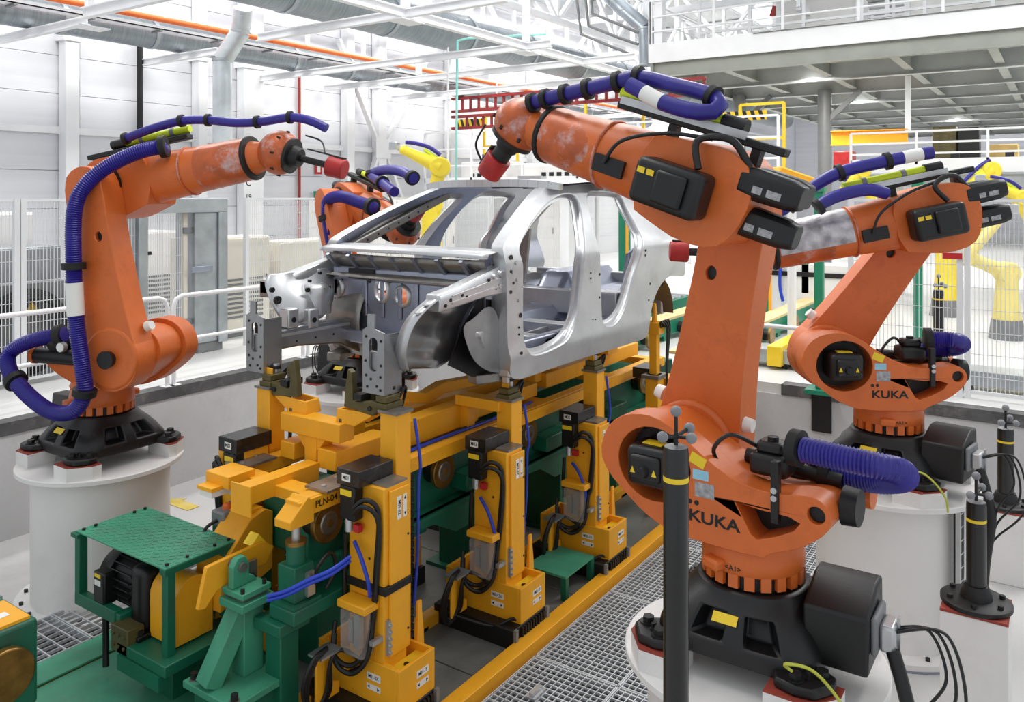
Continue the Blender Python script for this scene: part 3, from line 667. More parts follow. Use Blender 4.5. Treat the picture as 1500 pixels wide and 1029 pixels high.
def circ(cx, cz, rx, rz, n=24): return [(cx + rx * math.cos(2 * math.pi * i / n), cz + rz * math.sin(2 * math.pi * i / n)) for i in range(n)]
def robot(label, bx, by, phi, th, psi, L2, tool, tx=0, brz=None, zm=1.052, L1=1.15):
    t = thing('industrial_robot', label, 'robot', (bx, by, zm), R(phi), 'orange six-axis robots'); brz = phi if brz is None else brz
    MBb = lambda: MB(Matrix.Rotation(R(brz - phi), 4, 'Z')); RB = Matrix.Rotation(R(brz - phi), 4, 'Z')
    # --- base casting with pockets
    secs = [(.33, .33, .0, 5), (.332, .332, .05, 5), (.327, .327, .075, 5), (.30, .30, .125, 4), (.27, .27, .17, 3), (.235, .235, .205, 2.4), (.222, .222, .235, 2)]
    n = 48; rings = [rsec(a, b, 0, z, n, p) for a, b, z, p in secs]
    bm = bmesh.new(); V = [[bm.verts.new(p) for p in r] for r in rings]; FC = {}
    for i in range(len(V) - 1):
        for k in range(n): FC[(i, k)] = bm.faces.new((V[i][k], V[i][(k + 1) % n], V[i + 1][(k + 1) % n], V[i + 1][k]))
    bm.faces.new(V[-1]); bm.faces.new(V[0][::-1])
    for q in range(4):
        for off in (1, 8):
            fs = [FC[(i, (q * 12 + off + k) % n)] for i in (2, 3) for k in range(3)]
            r = bmesh.ops.extrude_face_region(bm, geom=fs); bmesh.ops.delete(bm, geom=fs, context='FACES_ONLY')
            for v in r['geom']:
                if isinstance(v, bmesh.types.BMVert): v.co.x *= .72; v.co.y *= .72; v.co.z = v.co.z * .9 + .01
    bmesh.ops.recalc_face_normals(bm, faces=bm.faces); me = bpy.data.meshes.new('base'); bm.transform(RB); bm.to_mesh(me); bm.free()
    base = mkobj('base', me, 'black_cast', t, 40, bevel=.01)
    M = RB @ Matrix(((1, 0, 0, 0), (0, 0, 1, 0), (0, 1, 0, 0), (0, 0, 0, 1)))
    for sx in (1, -1):
        for sy in (1, -1):
            pl = [(.16, .27), (.30, .20), (.395, .255), (.40, .31), (.35, .385), (.27, .40), (.20, .38)]; pl = [(sx * a, sy * b) for a, b in pl]
            if sx * sy < 0: pl = pl[::-1]
            f = MB(M).prism(pl, .0, .04).build('foot', 'black_cast', base, bevel=.01)
            for a, b in ((.27, .35), (.35, .28), (.31, .325)):
                MBb().cyl((sx * a, sy * b, .04), (sx * a, sy * b, .045), .034 if (a, b) != (.31, .325) else .014, None, 16).cyl((sx * a, sy * b, .045), (sx * a, sy * b, .066), .024 if (a, b) != (.31, .325) else .008, None, 6).build('bolt', 'black', t)
    for sg_ in (1, -1): plate('warning_label', RB @ Vector((.02 * sg_, sg_ * .288, .152)), RB @ Vector((-sg_, 0, 0)), RB @ Vector((0, -sg_ * .72, .70)), .10, .04, 'label_yellow', t)
    # connection box at the rear
    cb = MB(RB @ Matrix(((0, 1, 0, 0), (1, 0, 0, 0), (0, 0, 1, 0), (0, 0, 0, 1)))).prism([(.19, .03), (.17, .24), (.0, .31), (-.10, .31), (-.12, .03)][::-1], -.49, -.25).build('connection_box', 'black_cast', t, bevel=.012)
    MBb().bx(-.515, -.49, -.04, .15, .10, .24).build('connector_panel', 'lamp_grey', cb, bevel=.01); MBb().bx(-.57, -.515, .0, .12, .11, .21).build('connector_plug', 'alu', cb, bevel=.012)
    MBb().bx(-.58, -.57, .04, .065, .10, .23).build('latch', 'alu', cb)
    hose([RB @ Vector(p) for p in ((-.56, .1, .12), (-.60, .12, .0), (-.63, .14, -.15), (-.60, .16, -.45), (-.58, .16, -.9))], .026, 'supply_cable', 'cable', t, corr=False)
    for k in range(3): hose([RB @ Vector(p) for p in ((-.56, .04 + .02 * k, .18), (-.68 - .03 * k, .08, .22), (-.74 - .03 * k, .12, .08 - .06 * k), (-.66, .13, -.08 - .08 * k), (-.62, .14, -.3))], .006, 'signal_cable', 'cable', t, corr=False, n=6)
    hose([RB @ Vector(p) for p in ((-.26, .36, .07), (-.24, .38, .10), (-.34, .37, .10), (-.44, .36, .0), (-.46, .36, -.1))], .006, 'earth_cable', 'cable_yg', t, corr=False, n=6)
    # gear ring with teeth
    MB().lathe([(.185, .23), (.185, .31)], 40).build('ring_core', 'black', t)
    rg = MB().lathe([(.205, .295), (.21, .30), (.21, .345), (.205, .37), (.20, .41)], 48).build('slew_ring', 'orange', t, smooth=50)
    for i in range(20):
        a = 2 * math.pi * i / 20; Mr = Matrix.Rotation(a, 4, 'Z'); MB().box((.198, 0, .272), (.022, .04, .055), Mr).build('ring_tooth', 'orange', rg)
    for a in (1.2, 4.3): MB().box((.22, 0, .325), (.07, .09, .045), Matrix.Rotation(a, 4, 'Z')).build('ring_lug', 'orange', rg, bevel=.012)
    text('<A1>', (0, .2105, .322), (-1, 0, 0), (0, 0, 1), .03, 'ink', t)
    # carousel
    ax, az = .35, .675
    T = Matrix.Translation((ax, 0, az)); ch = chaikin(CHEEK, 1)
    hl = [circ(0, 0, .172, .158), [(-.365, -.075), (-.47, -.085), (-.58, -.085), (-.625, -.10), (-.60, -.135), (-.53, -.175), (-.455, -.205), (-.43, -.19)], circ(-.685, -.055, .034, .034, 16)]
    cr = MB(T).prism(ch, .09, .225, hl).build('carousel', 'orange', t, bevel=.022, seg=3)
    ins = offset(ch, .03); MB(T).prism(ins, -.14, .09, [circ(-.02, 0, .10, .10)]).build('carousel_core', 'orange', cr, bevel=.03, seg=3)
    MB(T).prism(circ(0, 0, .168, .154), .088, .10).build('motor_recess', 'black', cr)
    MB(T).prism(hl[1], .088, .10).build('side_recess', 'black', cr); MB(T).prism(circ(-.685, -.055, .032, .032, 16), .09, .2).build('bore_plug', 'black', cr)
    MB().loft([[(r_ * math.cos(2 * math.pi * k / 32), r_ * .92 * math.sin(2 * math.pi * k / 32), z) for k in range(32)] for r_, z in ((.20, .39), (.215, .42), (.19, .46))], True, None).build('carousel_neck', 'orange', cr)
    MB(T).cyl((-.74, .06, -.05), (-.80, .06, -.05), .075, .07, 24).build('balancer_cap', 'black', t)
    MB(T).cyl((-.70, -.06, .0), (-.3, -.06, .03), .03, None, 16).build('balancer_rod', 'black', t)
    # A2 motor
    mo = MB(T).box((0, .20, 0), (.20, .18, .17)).build('axis_motor', 'black_cast', t, bevel=.03, seg=3)
    MB(T).box((0, .30, 0), (.14, .03, .11)).build('motor_cap', 'black_cast', mo, bevel=.015); MB(T).cyl((0, .31, -.01), (0, .335, -.01), .028, .02, 14).build('motor_knob', 'black', mo)
    MB(T).box((0, .21, .088), (.09, .06, .004)).build('motor_label', 'label_yellow', mo)
    for s_ in (-1, 1): MB(T).prism([(s_ * .05 - .012, -.02), (s_ * .05 + .012, -.02), (s_ * .05, .008)], .314, .317).build('warning_triangle', 'label_yellow', mo)
    MB(T).sphere((-.60, -.13, .05), .075, 20, 12).build('accumulator', 'black', t); MB(T).cyl((-.78, -.13, -.05), (-.42, -.13, -.06), .055, .05, 18).build('balancer_cylinder', 'black', t); MB(T).cyl((-.80, -.13, -.05), (-.77, -.13, -.05), .06, None, 18).build('balancer_end', 'orange', t)
    MB(T).cyl((-.50, -.22, .03), (-.50, -.19, .03), .035, None, 18).build('pressure_gauge', 'lamp_grey', t); MB(T).cyl((-.50, -.223, .03), (-.50, -.22, .03), .03, None, 18).build('gauge_dial', 'label_white', t)
    # A1 motor on carousel deck
    m1 = MB(T).box((-.46, .06, .06), (.16, .14, .09)).build('slew_motor', 'black_cast', t, bevel=.02); MB(T).box((-.46, .06, .125), (.11, .10, .05)).build('motor_cap', 'black_cast', m1, bevel=.015)
    MB(T).cyl((-.46, .06, .15), (-.46, .06, .165), .022, None, 12).build('motor_knob', 'black', m1)
    MB(T).bx(-.545, -.515, .2, .24, -.12, .12).build('cable_bracket', 'black', t, bevel=.004)
    for z in (-.02, .01): MB(T).cyl((-.53, .24, z), (-.53, .248, z), .012, None, 10).build('bolt', 'alu', t)
    hose([Vector((ax, 0, az)) + Vector(p) for p in ((-.40, .08, .12), (-.32, .16, .17), (-.25, .17, .10), (-.27, .14, .02))], .009, 'motor_cable', 'cable', t, corr=False, n=6)
    # lettering and labels
    text('KUKA', (ax - .275, .2262, az - .175), (-1, 0, 0), (0, 0, 1), .066, 'ink', t, sx=1.25); text('KUKA', (ax - .2, -.1412, az - .16), (1, 0, 0), (0, 0, 1), .072, 'ink', t, sx=1.35)
    plate('type_label', (ax - .235, .226, az - .06), (-1, 0, 0), (0, 0, 1), .085, .06, 'label_grey', t); plate('service_label', (ax - .218, .226, az + .0), (-1, 0, 0), (0, 0, 1), .07, .04, 'label_blue', t)
    plate('warning_label', (ax - .26, .226, az + .00 + .018), (-1, 0, .2), (.2, 0, 1), .001, .001, 'label_yellow', t) if False else None
    plate('warning_label', (ax - .205, .226, az + .058), (-1, 0, -.4), (-.4, 0, 1), .07, .045, 'label_yellow', t)
    for q in (.03, .0): MB(T).cyl((-.20 + q, .222, -.118), (-.20 + q, .2275, -.118), .010, None, 12).build('plug', 'black', t)
    # --- lower arm (link frame: s along arm)
    A2 = Vector((ax, 0, az)); ul = Vector((-math.sin(R(th)), 0, math.cos(R(th)))); pl_ = Vector((math.cos(R(th)), 0, math.sin(R(th))))
    ML = Matrix((pl_, Vector((0, 1, 0)), ul)).transposed().to_4x4(); ML.translation = A2
    prof = [(.20, 0), (.19, .10), (.172, .25), (.158, .45), (.148, .7), (.145, .9), (.15, 1.05), (.14, 1.18), (.09, 1.26), (0, 1.285), (-.09, 1.26), (-.14, 1.18), (-.15, 1.05), (-.15, .9), (-.155, .7), (-.168, .45), (-.19, .25), (-.215, .10), (-.22, 0), (-.2, -.10), (-.13, -.19), (0, -.225), (.12, -.19), (.185, -.10)]
    la = MB(ML).prism(chaikin(prof, 1), -.335, -.145, [circ(.06, .80, .026, .033, 14)]).build('lower_arm', 'orange', t, bevel=.035, seg=4)
    MB(ML).prism(circ(.06, .80, .025, .032, 14), -.31, -.17).build('arm_bore', 'black', la)
    MB(ML).cyl((0, -.345, 0), (0, -.12, 0), .205, None, 36).build('shoulder_disc', 'orange', la, bevel=.02, seg=3)
    MB(ML).cyl((0, -.39, 0), (0, -.34, 0), .06, .05, 20).build('shoulder_cap', 'black', la)
    for sx in (-.205, .205): MB(ML).cyl((sx, -.20, .16), (sx + (.04 if sx > 0 else -.04), -.20, .165), .035, .03, 16).build('stop_buffer', 'label_white', la)
    MB(ML).loft([[(x * (1 - .3 * i / 4), y, .10 + .09 * i) for x, y in ((-.16, -.14), (-.12, -.128), (-.06, -.14))] for i in range(4)], False).build('grease_stain', 'black', la) if False else None
    # --- arm: frame a along, b up
    A3 = A2 + ul * L1; ua = Vector((math.cos(R(psi)), 0, math.sin(R(psi)))); ub = Vector((-math.sin(R(psi)), 0, math.cos(R(psi))))
    MA = Matrix((ua, Vector((0, 1, 0)), ub)).transposed().to_4x4(); MA.translation = A3
    hp = [(-.15, -.13), (-.18, .03), (-.14, .14), (-.06, .19), (.06, .195), (.22, .18), (.36, .165), (.36, -.17), (.22, -.21), (.08, -.24), (-.08, -.22)]
    ho = MB(MA).prism(chaikin(hp, 1), -.145, .15).build('elbow_housing', 'orange', t, bevel=.035, seg=3)
    MB(MA).cyl((0, -.16, 0), (0, -.14, 0), .15, None, 30).build('elbow_flange', 'black', ho)
    n = 32; E = L2 - .20
    fa = MB(MA).loft([[(a, ry * math.cos(2 * math.pi * k / n), cz + rz * math.sin(2 * math.pi * k / n)) for k in range(n)] for a, ry, rz, cz in ((.28, .145, .175, .0), (.36, .15, .172, .0), (.48, .155, .165, 0), (.62, .155, .158, 0), (E - .08, .142, .145, 0), (E, .138, .14, 0))]).build('forearm', 'orange', t, smooth=50, bevel=.006)
    MB(MA).loft([[(a, r_ * math.cos(2 * math.pi * k / n), r_ * math.sin(2 * math.pi * k / n)) for k in range(n)] for a, r_ in ((E - .36, .1555), (E - .2, .1497), (E - .08, .1462), (E - .015, .1422))], False).build('worn_sleeve', 'orange_worn', fa, smooth=60)
    MB(MA).tube([(.60, .16 * math.cos(2 * math.pi * k / 32), .162 * math.sin(2 * math.pi * k / 32)) for k in range(32)], .008, 6, True).build('cable_strap', 'orange_worn', fa)
    MB(MA).cyl((E - .012, 0, 0), (E + .014, 0, 0), .15, None, 40).build('wrist_ring', 'rubber', t, bevel=.006)
    # wrist: fork cheek + ball
    wr = MB(MA).loft([[(a, cy + ry * math.cos(2 * math.pi * k / n), rz * math.sin(2 * math.pi * k / n)) for k in range(n)] for a, ry, rz, cy in ((E + .01, .115, .115, 0), (E + .06, .10, .10, .0), (E + .12, .085, .095, .02), (L2 + .02, .06, .10, .05), (L2 + .07, .045, .07, .06))]).build('wrist', 'orange', t, smooth=60)
    tv = Vector((math.cos(R(tool)), 0, math.sin(R(tool)))); tb = Vector((-math.sin(R(tool)), 0, math.cos(R(tool))))
    MT = Matrix((tv, Vector((0, 1, 0)), tb)).transposed().to_4x4(); MT.translation = A3 + ua * L2
    ball = MB(MT).loft([[(x, r_ * math.cos(2 * math.pi * k / n), r_ * math.sin(2 * math.pi * k / n)) for k in range(n)] for x, r_ in ((-.135, .02), (-.12, .075), (-.085, .115), (-.03, .145), (.02, .148), (.06, .135), (.085, .115))]).build('wrist_head', 'orange_worn', t, smooth=60)
    for k in range(8): MB(MT).box((.03, .147 * math.cos(k * .785), .147 * math.sin(k * .785)), (.022, .012, .012)).build('wrist_screw', 'black', ball)
    MB(MT).cyl((.085, 0, 0), (.105, 0, 0), .118, None, 32).build('tool_flange', 'black', t)
    tl = MB(MT).cyl((.105, 0, 0), (.16, 0, 0), .075, .06, 24).cyl((.16, 0, 0), (.23 + tx, 0, 0), .05 - .2 * tx, None, 20).build('tool_adapter', 'black', t)
    MB(MT).cyl((.225 + tx, 0, 0), (.345 + tx, 0, 0), .07, .066, 28).build('measuring_sensor', 'tool_red', t, bevel=.008)
    MB(MT).bx(.20, .33 + tx, -.02, .02, .066, .075).build('sensor_bracket', 'black', tl)
    hose([MT @ Vector(p) for p in ((.32, 0, .075), (.25, .05, .14), (.12, .06, .15))], .006, 'sensor_cable', 'cable', t, corr=False, n=6)
    # motors
    m3 = MB(MA).bx(-.02, .30, .15, .30, -.12, .08).build('elbow_motor', 'black_cast', t, bevel=.03, seg=3); MB(MA).bx(.04, .18, .30, .325, -.09, .05).build('motor_cap', 'black_cast', m3, bevel=.012)
    for q in (.20, .245): MB(MA).bx(q, q + .035, .299, .302, .01, .035).build('motor_label', 'label_yellow', m3)
    for (y, b, ln) in ((.09, .09, .26), (-.04, .09, .24), (.05, -.07, .27)):
        mm = MB(MA).loft([[(a, y + sy * hw, b + sz * hw * 1.0) for sy, sz in ((-1, -.6), (-.6, -1), (.6, -1), (1, -.6), (1, .6), (.6, 1), (-.6, 1), (-1, .6))] for a, hw in ((-.10, .062), (-.17, .066), (-.10 - ln * .8, .062), (-.10 - ln, .05))]).build('wrist_motor', 'black_cast', t, bevel=.008)
        MB(MA).bx(-.29, -.23, y + .0625, y + .067, b - .03, b + .0).build('motor_label', 'label_grey', mm); MB(MA).bx(-.21, -.17, y + .0635, y + .069, b - .03, b + .0).build('motor_label', 'label_grey', mm)
    MB(MA).bx(.42, .58, .155, .175, -.07, .01).build('junction_box', 'black', t)
    hose([MA @ Vector(p) for p in ((.05, .22, .09), (.10, .2, .20), (-.03, .17, .24), (-.12, .12, .15))], .016, 'motor_cable', 'cable', t, corr=False, n=8)
    hose([MA @ Vector(p) for p in ((.52, .18, -.02), (.45, .2, .10), (.25, .2, .19), (.05, .17, .22))], .009, 'motor_cable', 'cable', t, corr=False, n=8)
    # dress pack rail
    rl = MB(MA).bx(-.22, .60, .00, .07, .225, .26).build('dress_rail', 'black', t, bevel=.006)
    MB(MA).bx(-.05, .58, .075, .085, .25, .285).build('rail_strip', 'alu', rl)
    for a in (-.1, .3): MB(MA).bx(a - .02, a + .02, .01, .06, .15, .23).build('rail_bracket', 'black', rl)
    MB(MA).cyl((.08, .05, .30), (.60, .05, .30), .026, None, 18).build('retraction_tube', 'lime', t); MB(MA).cyl((-.03, .05, .30), (.08, .05, .30), .034, None, 18).build('retraction_cap', 'black', t)
    for a in (.2, .45): MB(MA).cyl((a, .05, .30), (a + .03, .05, .30), .03, None, 18).build('tube_clamp', 'lamp_grey', t)
    t['_'] = 0; del t['_']
    return t, MA, A3
def clamp(c, d, r, parent, nm='hose_clamp'):
    d = Vector(d).normalized(); c = Vector(c)
    o = MB().tube([c - d * r * .45, c - d * r * .40, c + d * r * .40, c + d * r * .45], [r * 1.25, r * 1.42, r * 1.42, r * 1.25], 20).build(nm, 'rubber', parent, world=True); return o
def pxhose(t, pix, r, m='hose_blue', clamps=(), corr=True, pitch=None, nm='hose', tapes=()):
    Mw = WM[t]; p0 = Mw.translation; nrm = (Mw.to_3x3() @ Vector((0, 1, 0)))
    P = [PPL(u, v, p0 + nrm * y, nrm) for u, v, y in pix]
    o = hose(P, r, nm, m, t, world=True, corr=corr, pitch=pitch, n=14)
    Q = spline(P, 10)
    for i in clamps:
        k = min(len(Q) - 2, max(1, int(i * 10))); clamp(Q[k], Q[k + 1] - Q[k - 1], r, t)
    for i in tapes:
        k = int(i * 10); MB().tube(Q[k - 3:k + 4], r * 1.03, 16).build('hose_tape', 'label_white', t, world=True, smooth=60)
    return o
pedestal('white drum pedestal under the robot beside the tall black pole', 3.44, 1.10, R(90), .97)
cg = pedestal('white drum pedestal with a caged cable duct, behind the measuring posts', 5.77, .96, R(80))
for k in (-1, 1): MB().bx(-.012, .012, -.012, .012, .06, .92, Matrix.Translation((-.44 - .03, .16 + .04 * k, 0))).build('cable_ladder_rail', 'alu', cg)
for k in range(11): MB().bx(-.48, -.46, .11, .21, .10 + .08 * k, .107 + .08 * k).build('cable_ladder_rung', 'alu', cg)
MB().tube([(-.455, .16, .05), (-.455, .16, .95)], .022, 10).build('cable', 'cable', cg)
pedestal('white drum pedestal beside the green tread plate table', 3.15, 5.61, R(-90))
pedestal('white drum pedestal seen below the front of the car body', 5.62, 5.52, R(-90))
r2, MA2, A32 = robot('large orange robot arm reaching over the car roof, beside the tall black pole', 3.44, 1.10, 86, 11, 18, 1.16, -48, 0, 90, .97, 1.18)
r3, MA3, A33 = robot('orange robot arm with silver tape stretched level behind the robot that reaches over the roof', 5.77, .96, 120, 36, -12, 1.31, 2, .12, 80, 1.052, 1.18)
r1, MA1, A31 = robot('orange robot arm standing beside the mesh fence and the pit wall', 3.15, 5.61, -70, 11, 10, 1.27, -14, .14, -90)
r4, MA4, A34 = robot('orange robot arm reaching into the far side of the car body', 5.62, 5.52, -112, 30, -12, 1.12, 35, 0, -90)
MB(MA3).grid([[(a, (rr + .002) * math.cos(R(q)), (rr + .002) * math.sin(R(q))) for q in range(-20, 125, 8)] for a, rr in ((.62, .157), (.72, .1555), (.85, .151), (1.0, .1455), (1.09, .1425))]).build('silver_tape', 'silver_tape', r3, smooth=60, label='crumpled silver tape wrapped over the forearm')
# dress packs
pxhose(r2, [(776, 152, .06), (800, 145, .06), (850, 133, .06), (905, 120, .05), (935, 113, .05), (985, 125, .05), (1030, 136, .06), (1053, 148, .08), (1050, 162, .12), (1020, 164, .15), (970, 150, .15), (930, 128, .14), (915, 122, .14)], .036, clamps=(.3, 1, 1.6, 2.2, 3, 4, 6.5), corr=False, tapes=(10.3,))
pxhose(r2, [(1165, 656, .16), (1200, 664, .17), (1255, 676, .17), (1296, 685, .15), (1322, 693, .08), (1322, 702, -.02), (1290, 705, -.08), (1245, 700, -.10), (1205, 690, -.10)], .05, clamps=(.15, 7.8))
pxhose(r3, [(1120, 318, .1), (1150, 305, .1), (1185, 278, .1), (1230, 253, .1), (1300, 236, .1), (1350, 226, .1), (1378, 222, .1)], .04, clamps=(1.2, 3, 4), corr=False, tapes=(4.7,))
pxhose(r3, [(1196, 304, .2), (1215, 292, .2), (1245, 282, .2), (1275, 278, .18), (1300, 284, .14)], .04, clamps=(.2,), corr=False)
pxhose(r3, [(1358, 497, .1), (1385, 497, .12), (1405, 500, .14), (1409, 506, .05), (1390, 512, -.05), (1360, 513, -.06), (1335, 518, -.06)], .05, clamps=(.15,))
pxhose(r1, [(478, 188, -.05), (455, 177, -.05), (425, 172, -.05), (385, 178, -.05), (345, 180, -.05), (305, 176, -.05), (266, 177, -.05), (225, 188, -.05), (182, 204, -.05)], .03, clamps=(2, 3.2, 5, 6, 7.9), corr=False)
pxhose(r1, [(245, 214, -.16), (205, 222, -.22), (160, 243, -.3), (125, 272, -.38), (109, 310, -.42), (108, 390, -.42), (112, 470, -.42), (121, 540, -.42), (124, 575, -.42), (108, 602, -.42), (75, 603, -.40), (40, 578, -.36), (15, 545, -.3), (14, 518, -.25), (45, 500, -.2), (95, 490, -.15)], .052, clamps=(.2, 5, 8, 11.6, 14.8), tapes=(5.6,))
pxhose(r4, [(486, 360, -.3), (479, 320, -.3), (480, 295, -.3), (498, 288, -.3), (525, 296, -.25), (548, 304, -.2)], .055, clamps=(1, 4.8))
pxhose(r4, [(606, 262, 0), (590, 252, 0), (565, 249, 0), (545, 256, 0), (560, 268, -.05), (580, 283, -.1)], .045, clamps=(.2, 3, 4), corr=False)
# measuring poles with ball targets
def pole(label, x, y, z0, z1, r, ped=None, ring=True, pw=.3):
    t = thing('measuring_post', label, 'post', (x, y, z0), 0)
    h = z1 - z0
    MB().lathe([(r, .0), (r, h - .02), (r * .94, h)], 28).build('tube', 'carbon', t)
    MB().lathe([(r * 1.012, h - .10), (r * 1.012, h - .085)], 28).build('band', 'label_yellow', t)
    MB().lathe([(r * .9, h), (r * .3, h + .004)], 28).build('cap', 'lamp_grey', t)
    k = r / .05; c = Vector((0, 0, h + .04 * k))
    mt = MB().cyl((0, 0, h), (0, 0, h + .05 * k), .008 * k, None, 10).build('stem', 'black', t)
    for dx, dy, dz in ((.09, -.02, .015), (-.085, .02, .015), (.0, 0, .10), (.01, -.06, .0)):
        e = c + Vector((dx, dy, dz)) * k; MB().tube([c, e], .008 * k, 8).build('ball_arm', 'black', mt); MB().sphere(e, .022 * k, 16, 10).build('target_ball', 'ball_grey', mt)
    if ped is not None:
        f = MB().lathe([(.16, .0), (.165, .005), (.165, .025), (.155, .03), (r * 1.6, .035), (r * 1.5, .06), (r * 1.2, .10), (r * 1.05, .10)], 36).build('flange', 'black', t)
        bolt_ring(t, 6, .13, .03, .014, .018)
        p = thing('post_plinth', ped, 'plinth', (x, y, 0)); MB().bx(-pw / 2, pw / 2, -pw / 2, pw / 2, 0, z0 - .012).build('column', 'white_paint', p, bevel=.006)
        MB().bx(-pw / 2, pw / 2, -pw / 2, pw / 2, z0 - .012, z0).build('top_pad', 'red_pad', p)
    return t
p = thing('post_plinth', 'white plinth carrying the tall black carbon pole', 'plinth', (2.26, .95, 0)); MB().bx(-.2, .2, -.2, .2, 0, .6).build('column', 'white_paint', p, bevel=.006)
pole('tall black carbon pole with four grey target balls in front of the large robot', 2.26, .95, .6, 2.06, .037)
a = PZ(1430, 735, 1.225)
pole('short black measuring post with yellow band on the plinth next to the caged pedestal', a.x, a.y, .70, 1.225, .047, 'white square plinth standing in the open next to the caged pedestal')
a = PZ(1473, 628, 1.085)
pole('short black measuring post with yellow band on the plinth against the pit wall', a.x, a.y, .52, 1.085, .054, 'white square plinth standing close to the right pit wall')
a = PX(1375, 425, 9.3)
pole('black measuring post with yellow band behind the right mesh fence', a.x, a.y, UPZ, a.z, .05)
# ================================================================ conveyor and fixtures
car.location = (5.19, 3.70, 1.581); car.scale = (.903,) * 3
def cablebundle(parent, lists, r=.012, m='cable', nm='cable', world=False):
    for P in lists: hose(P, r, nm, m, parent, world=world, corr=False, n=8)
def station(mlab, label, X0, Y0, ztop, zpost, far=False, det=True):
    t = thing('clamp_station', label, 'fixture', (X0, Y0, 0), 0, 'yellow clamp stations along the conveyor')
    s = -1 if far else 1
    Mx = Matrix.Diagonal((1, s, 1, 1))
    class Q(MB):
        def build(self, *a, **k):
            if s < 0: self.f = [f[::-1] for f in self.f]
            return MB.build(self, *a, **k)
    B = lambda: Q(Mx)
    # slide and bellows
    sl = B().bx(-.10, .28, -.12, .50, .045, .165).build('slide_bed', 'black', t, bevel=.006)
    for k in range(9): B().bx(-.02 + .03 * k, -.004 + .03 * k, -.135, -.12, .055, .155).build('bellows_fold', 'rubber', sl)
    B().bx(-.10, -.075, -.14, -.12, .04, .17).bx(.255, .28, -.14, -.12, .04, .17).build('bellows_frame', 'lamp_grey', sl)
    bb = B().bx(-.012, .27, -.115, -.095, .165, .38).bx(-.012, .27, .45, .47, .165, .38).bx(-.012, .02, -.095, .45, .165, .38).bx(.25, .27, -.095, .45, .165, .38).bx(.02, .25, -.095, .45, .165, .178).build('base_box', 'yellow', t, bevel=.003)
    B().bx(.02, .25, -.095, 0, .18, .34).build('inner_plate', 'yellow_bright', bb)
    B().cyl((.12, -.05, .34), (.12, -.05, .345), .016, None, 12).build('hole', 'black', bb)
    co = B().bx(0, .175, 0, .25, .18, ztop).build('column', 'yellow', t, bevel=.005)
    B().bx(.035, .185, -.014, 0, .40, ztop - .02).build('cover_plate', 'yellow', co, bevel=.004)
    B().bx(-.003, 0, .06, .24, .30, .62).build('side_plate', 'yellow', co)
    for z in (.5, .75, 1.0): B().cyl((.17, -.018, z), (.17, -.012, z), .006, None, 8).build('screw', 'black', co)
    for z in (.45, .66, .9): B().cyl((-.004, .10, z), (.0, .10, z), .007, None, 8).build('screw', 'black', co)
    B().bx(.02, .18, .0, .10, ztop, ztop + .012).build('column_cap', 'plate_steel', co)
    # black motor cover
    mc = B().bx(-.075, .185, .105, .268, ztop + .002, ztop + .087).build('motor_cover', 'black_box', t, bevel=.004)
    yl = (.195) * s
    plate('number_plate', (-.0765, yl, ztop + .045), (0, -1, 0), (0, 0, 1), .06, .038, 'label_white', mc); text(mlab, (-.0780, yl, ztop + .045), (0, -1, 0), (0, 0, 1), .032, 'ink', mc, sx=.85)
    B().bx(-.072, -.004, .14, .25, ztop - .18, ztop + .002).build('servo_motor', 'black', t, bevel=.01)
    B().bx(-.075, -.072, .16, .24, ztop - .05, ztop - .02).build('motor_label', 'label_yellow', t)
    B().cyl((-.05, .20, ztop - .24), (-.05, .20, ztop - .17), .022, None, 12).build('connector', 'alu', t); B().bx(-.05, -.02, .13, .17, ztop - .24, ztop - .2).build('red_tag', 'ink_red', t)
    # tall post and clamp
    po = B().bx(.205, .325, .10, .22, .18, zpost).build('post', 'yellow', t, bevel=.005)
    B().bx(.195, .335, .09, .23, zpost, zpost + .015).build('post_cap', 'plate_steel', po)
    B().bx(.15, .205, .10, .22, .25, ztop - .15).build('carriage', 'yellow', po)
    for k in range(22): B().bx(.335, .375, .12, .19, .32 + .042 * k, .352 + .042 * k).build('chain_link', 'rubber', t)
    if mlab == 'M01': B().bx(-.014, .19, -.024, .256, .735, .775).build('black_strap', 'rubber', t, bevel=.004)
    if not det: return t
    f = lambda L: [(x, y * s, z) for x, y, z in L]
    # cables
    cablebundle(t, [f([(-.075, .14, ztop - .10), (-.06, .07, ztop - .05), (-.02, .02, ztop - .12), (-.015, .04, ztop - .4), (-.02, .06, .62), (-.05, .08, .45), (-.08, .16, .36), (-.10, .26, .40), (-.05, .30, .55)]),
        f([(-.08, .14, ztop - .13), (-.075, .07, ztop - .08), (-.03, .01, ztop - .16), (-.02, .03, ztop - .45), (-.025, .05, .6), (-.06, .06, .42), (-.09, .14, .33), (-.11, .24, .37), (-.06, .29, .50)]),
        f([(-.02, .255, ztop - .28), (-.015, .27, ztop - .5), (-.02, .26, .66), (-.08, .22, .56)])], .013)
    hose(f([(-.03, .18, ztop - .3), (-.06, .10, ztop - .36), (-.05, .06, ztop - .48), (-.03, .07, ztop - .56)]), .011, 'air_hose', 'hose_small_blue', t, corr=False)
    hose(f([(.355, .10, zpost - .05), (.38, .08, zpost - .3), (.375, .09, ztop - .1), (.38, .10, .8), (.37, .12, .5)]), .009, 'air_hose', 'hose_small_blue', t, corr=False)
    hose(f([(.36, .22, zpost), (.385, .20, zpost - .25), (.38, .2, ztop - .1), (.385, .18, .8)]), .012, 'cable', 'cable', t, corr=False)
    B().bx(-.11, -.003, .03, .23, .66, .70).build('junction_bracket', 'yellow', t, bevel=.006)
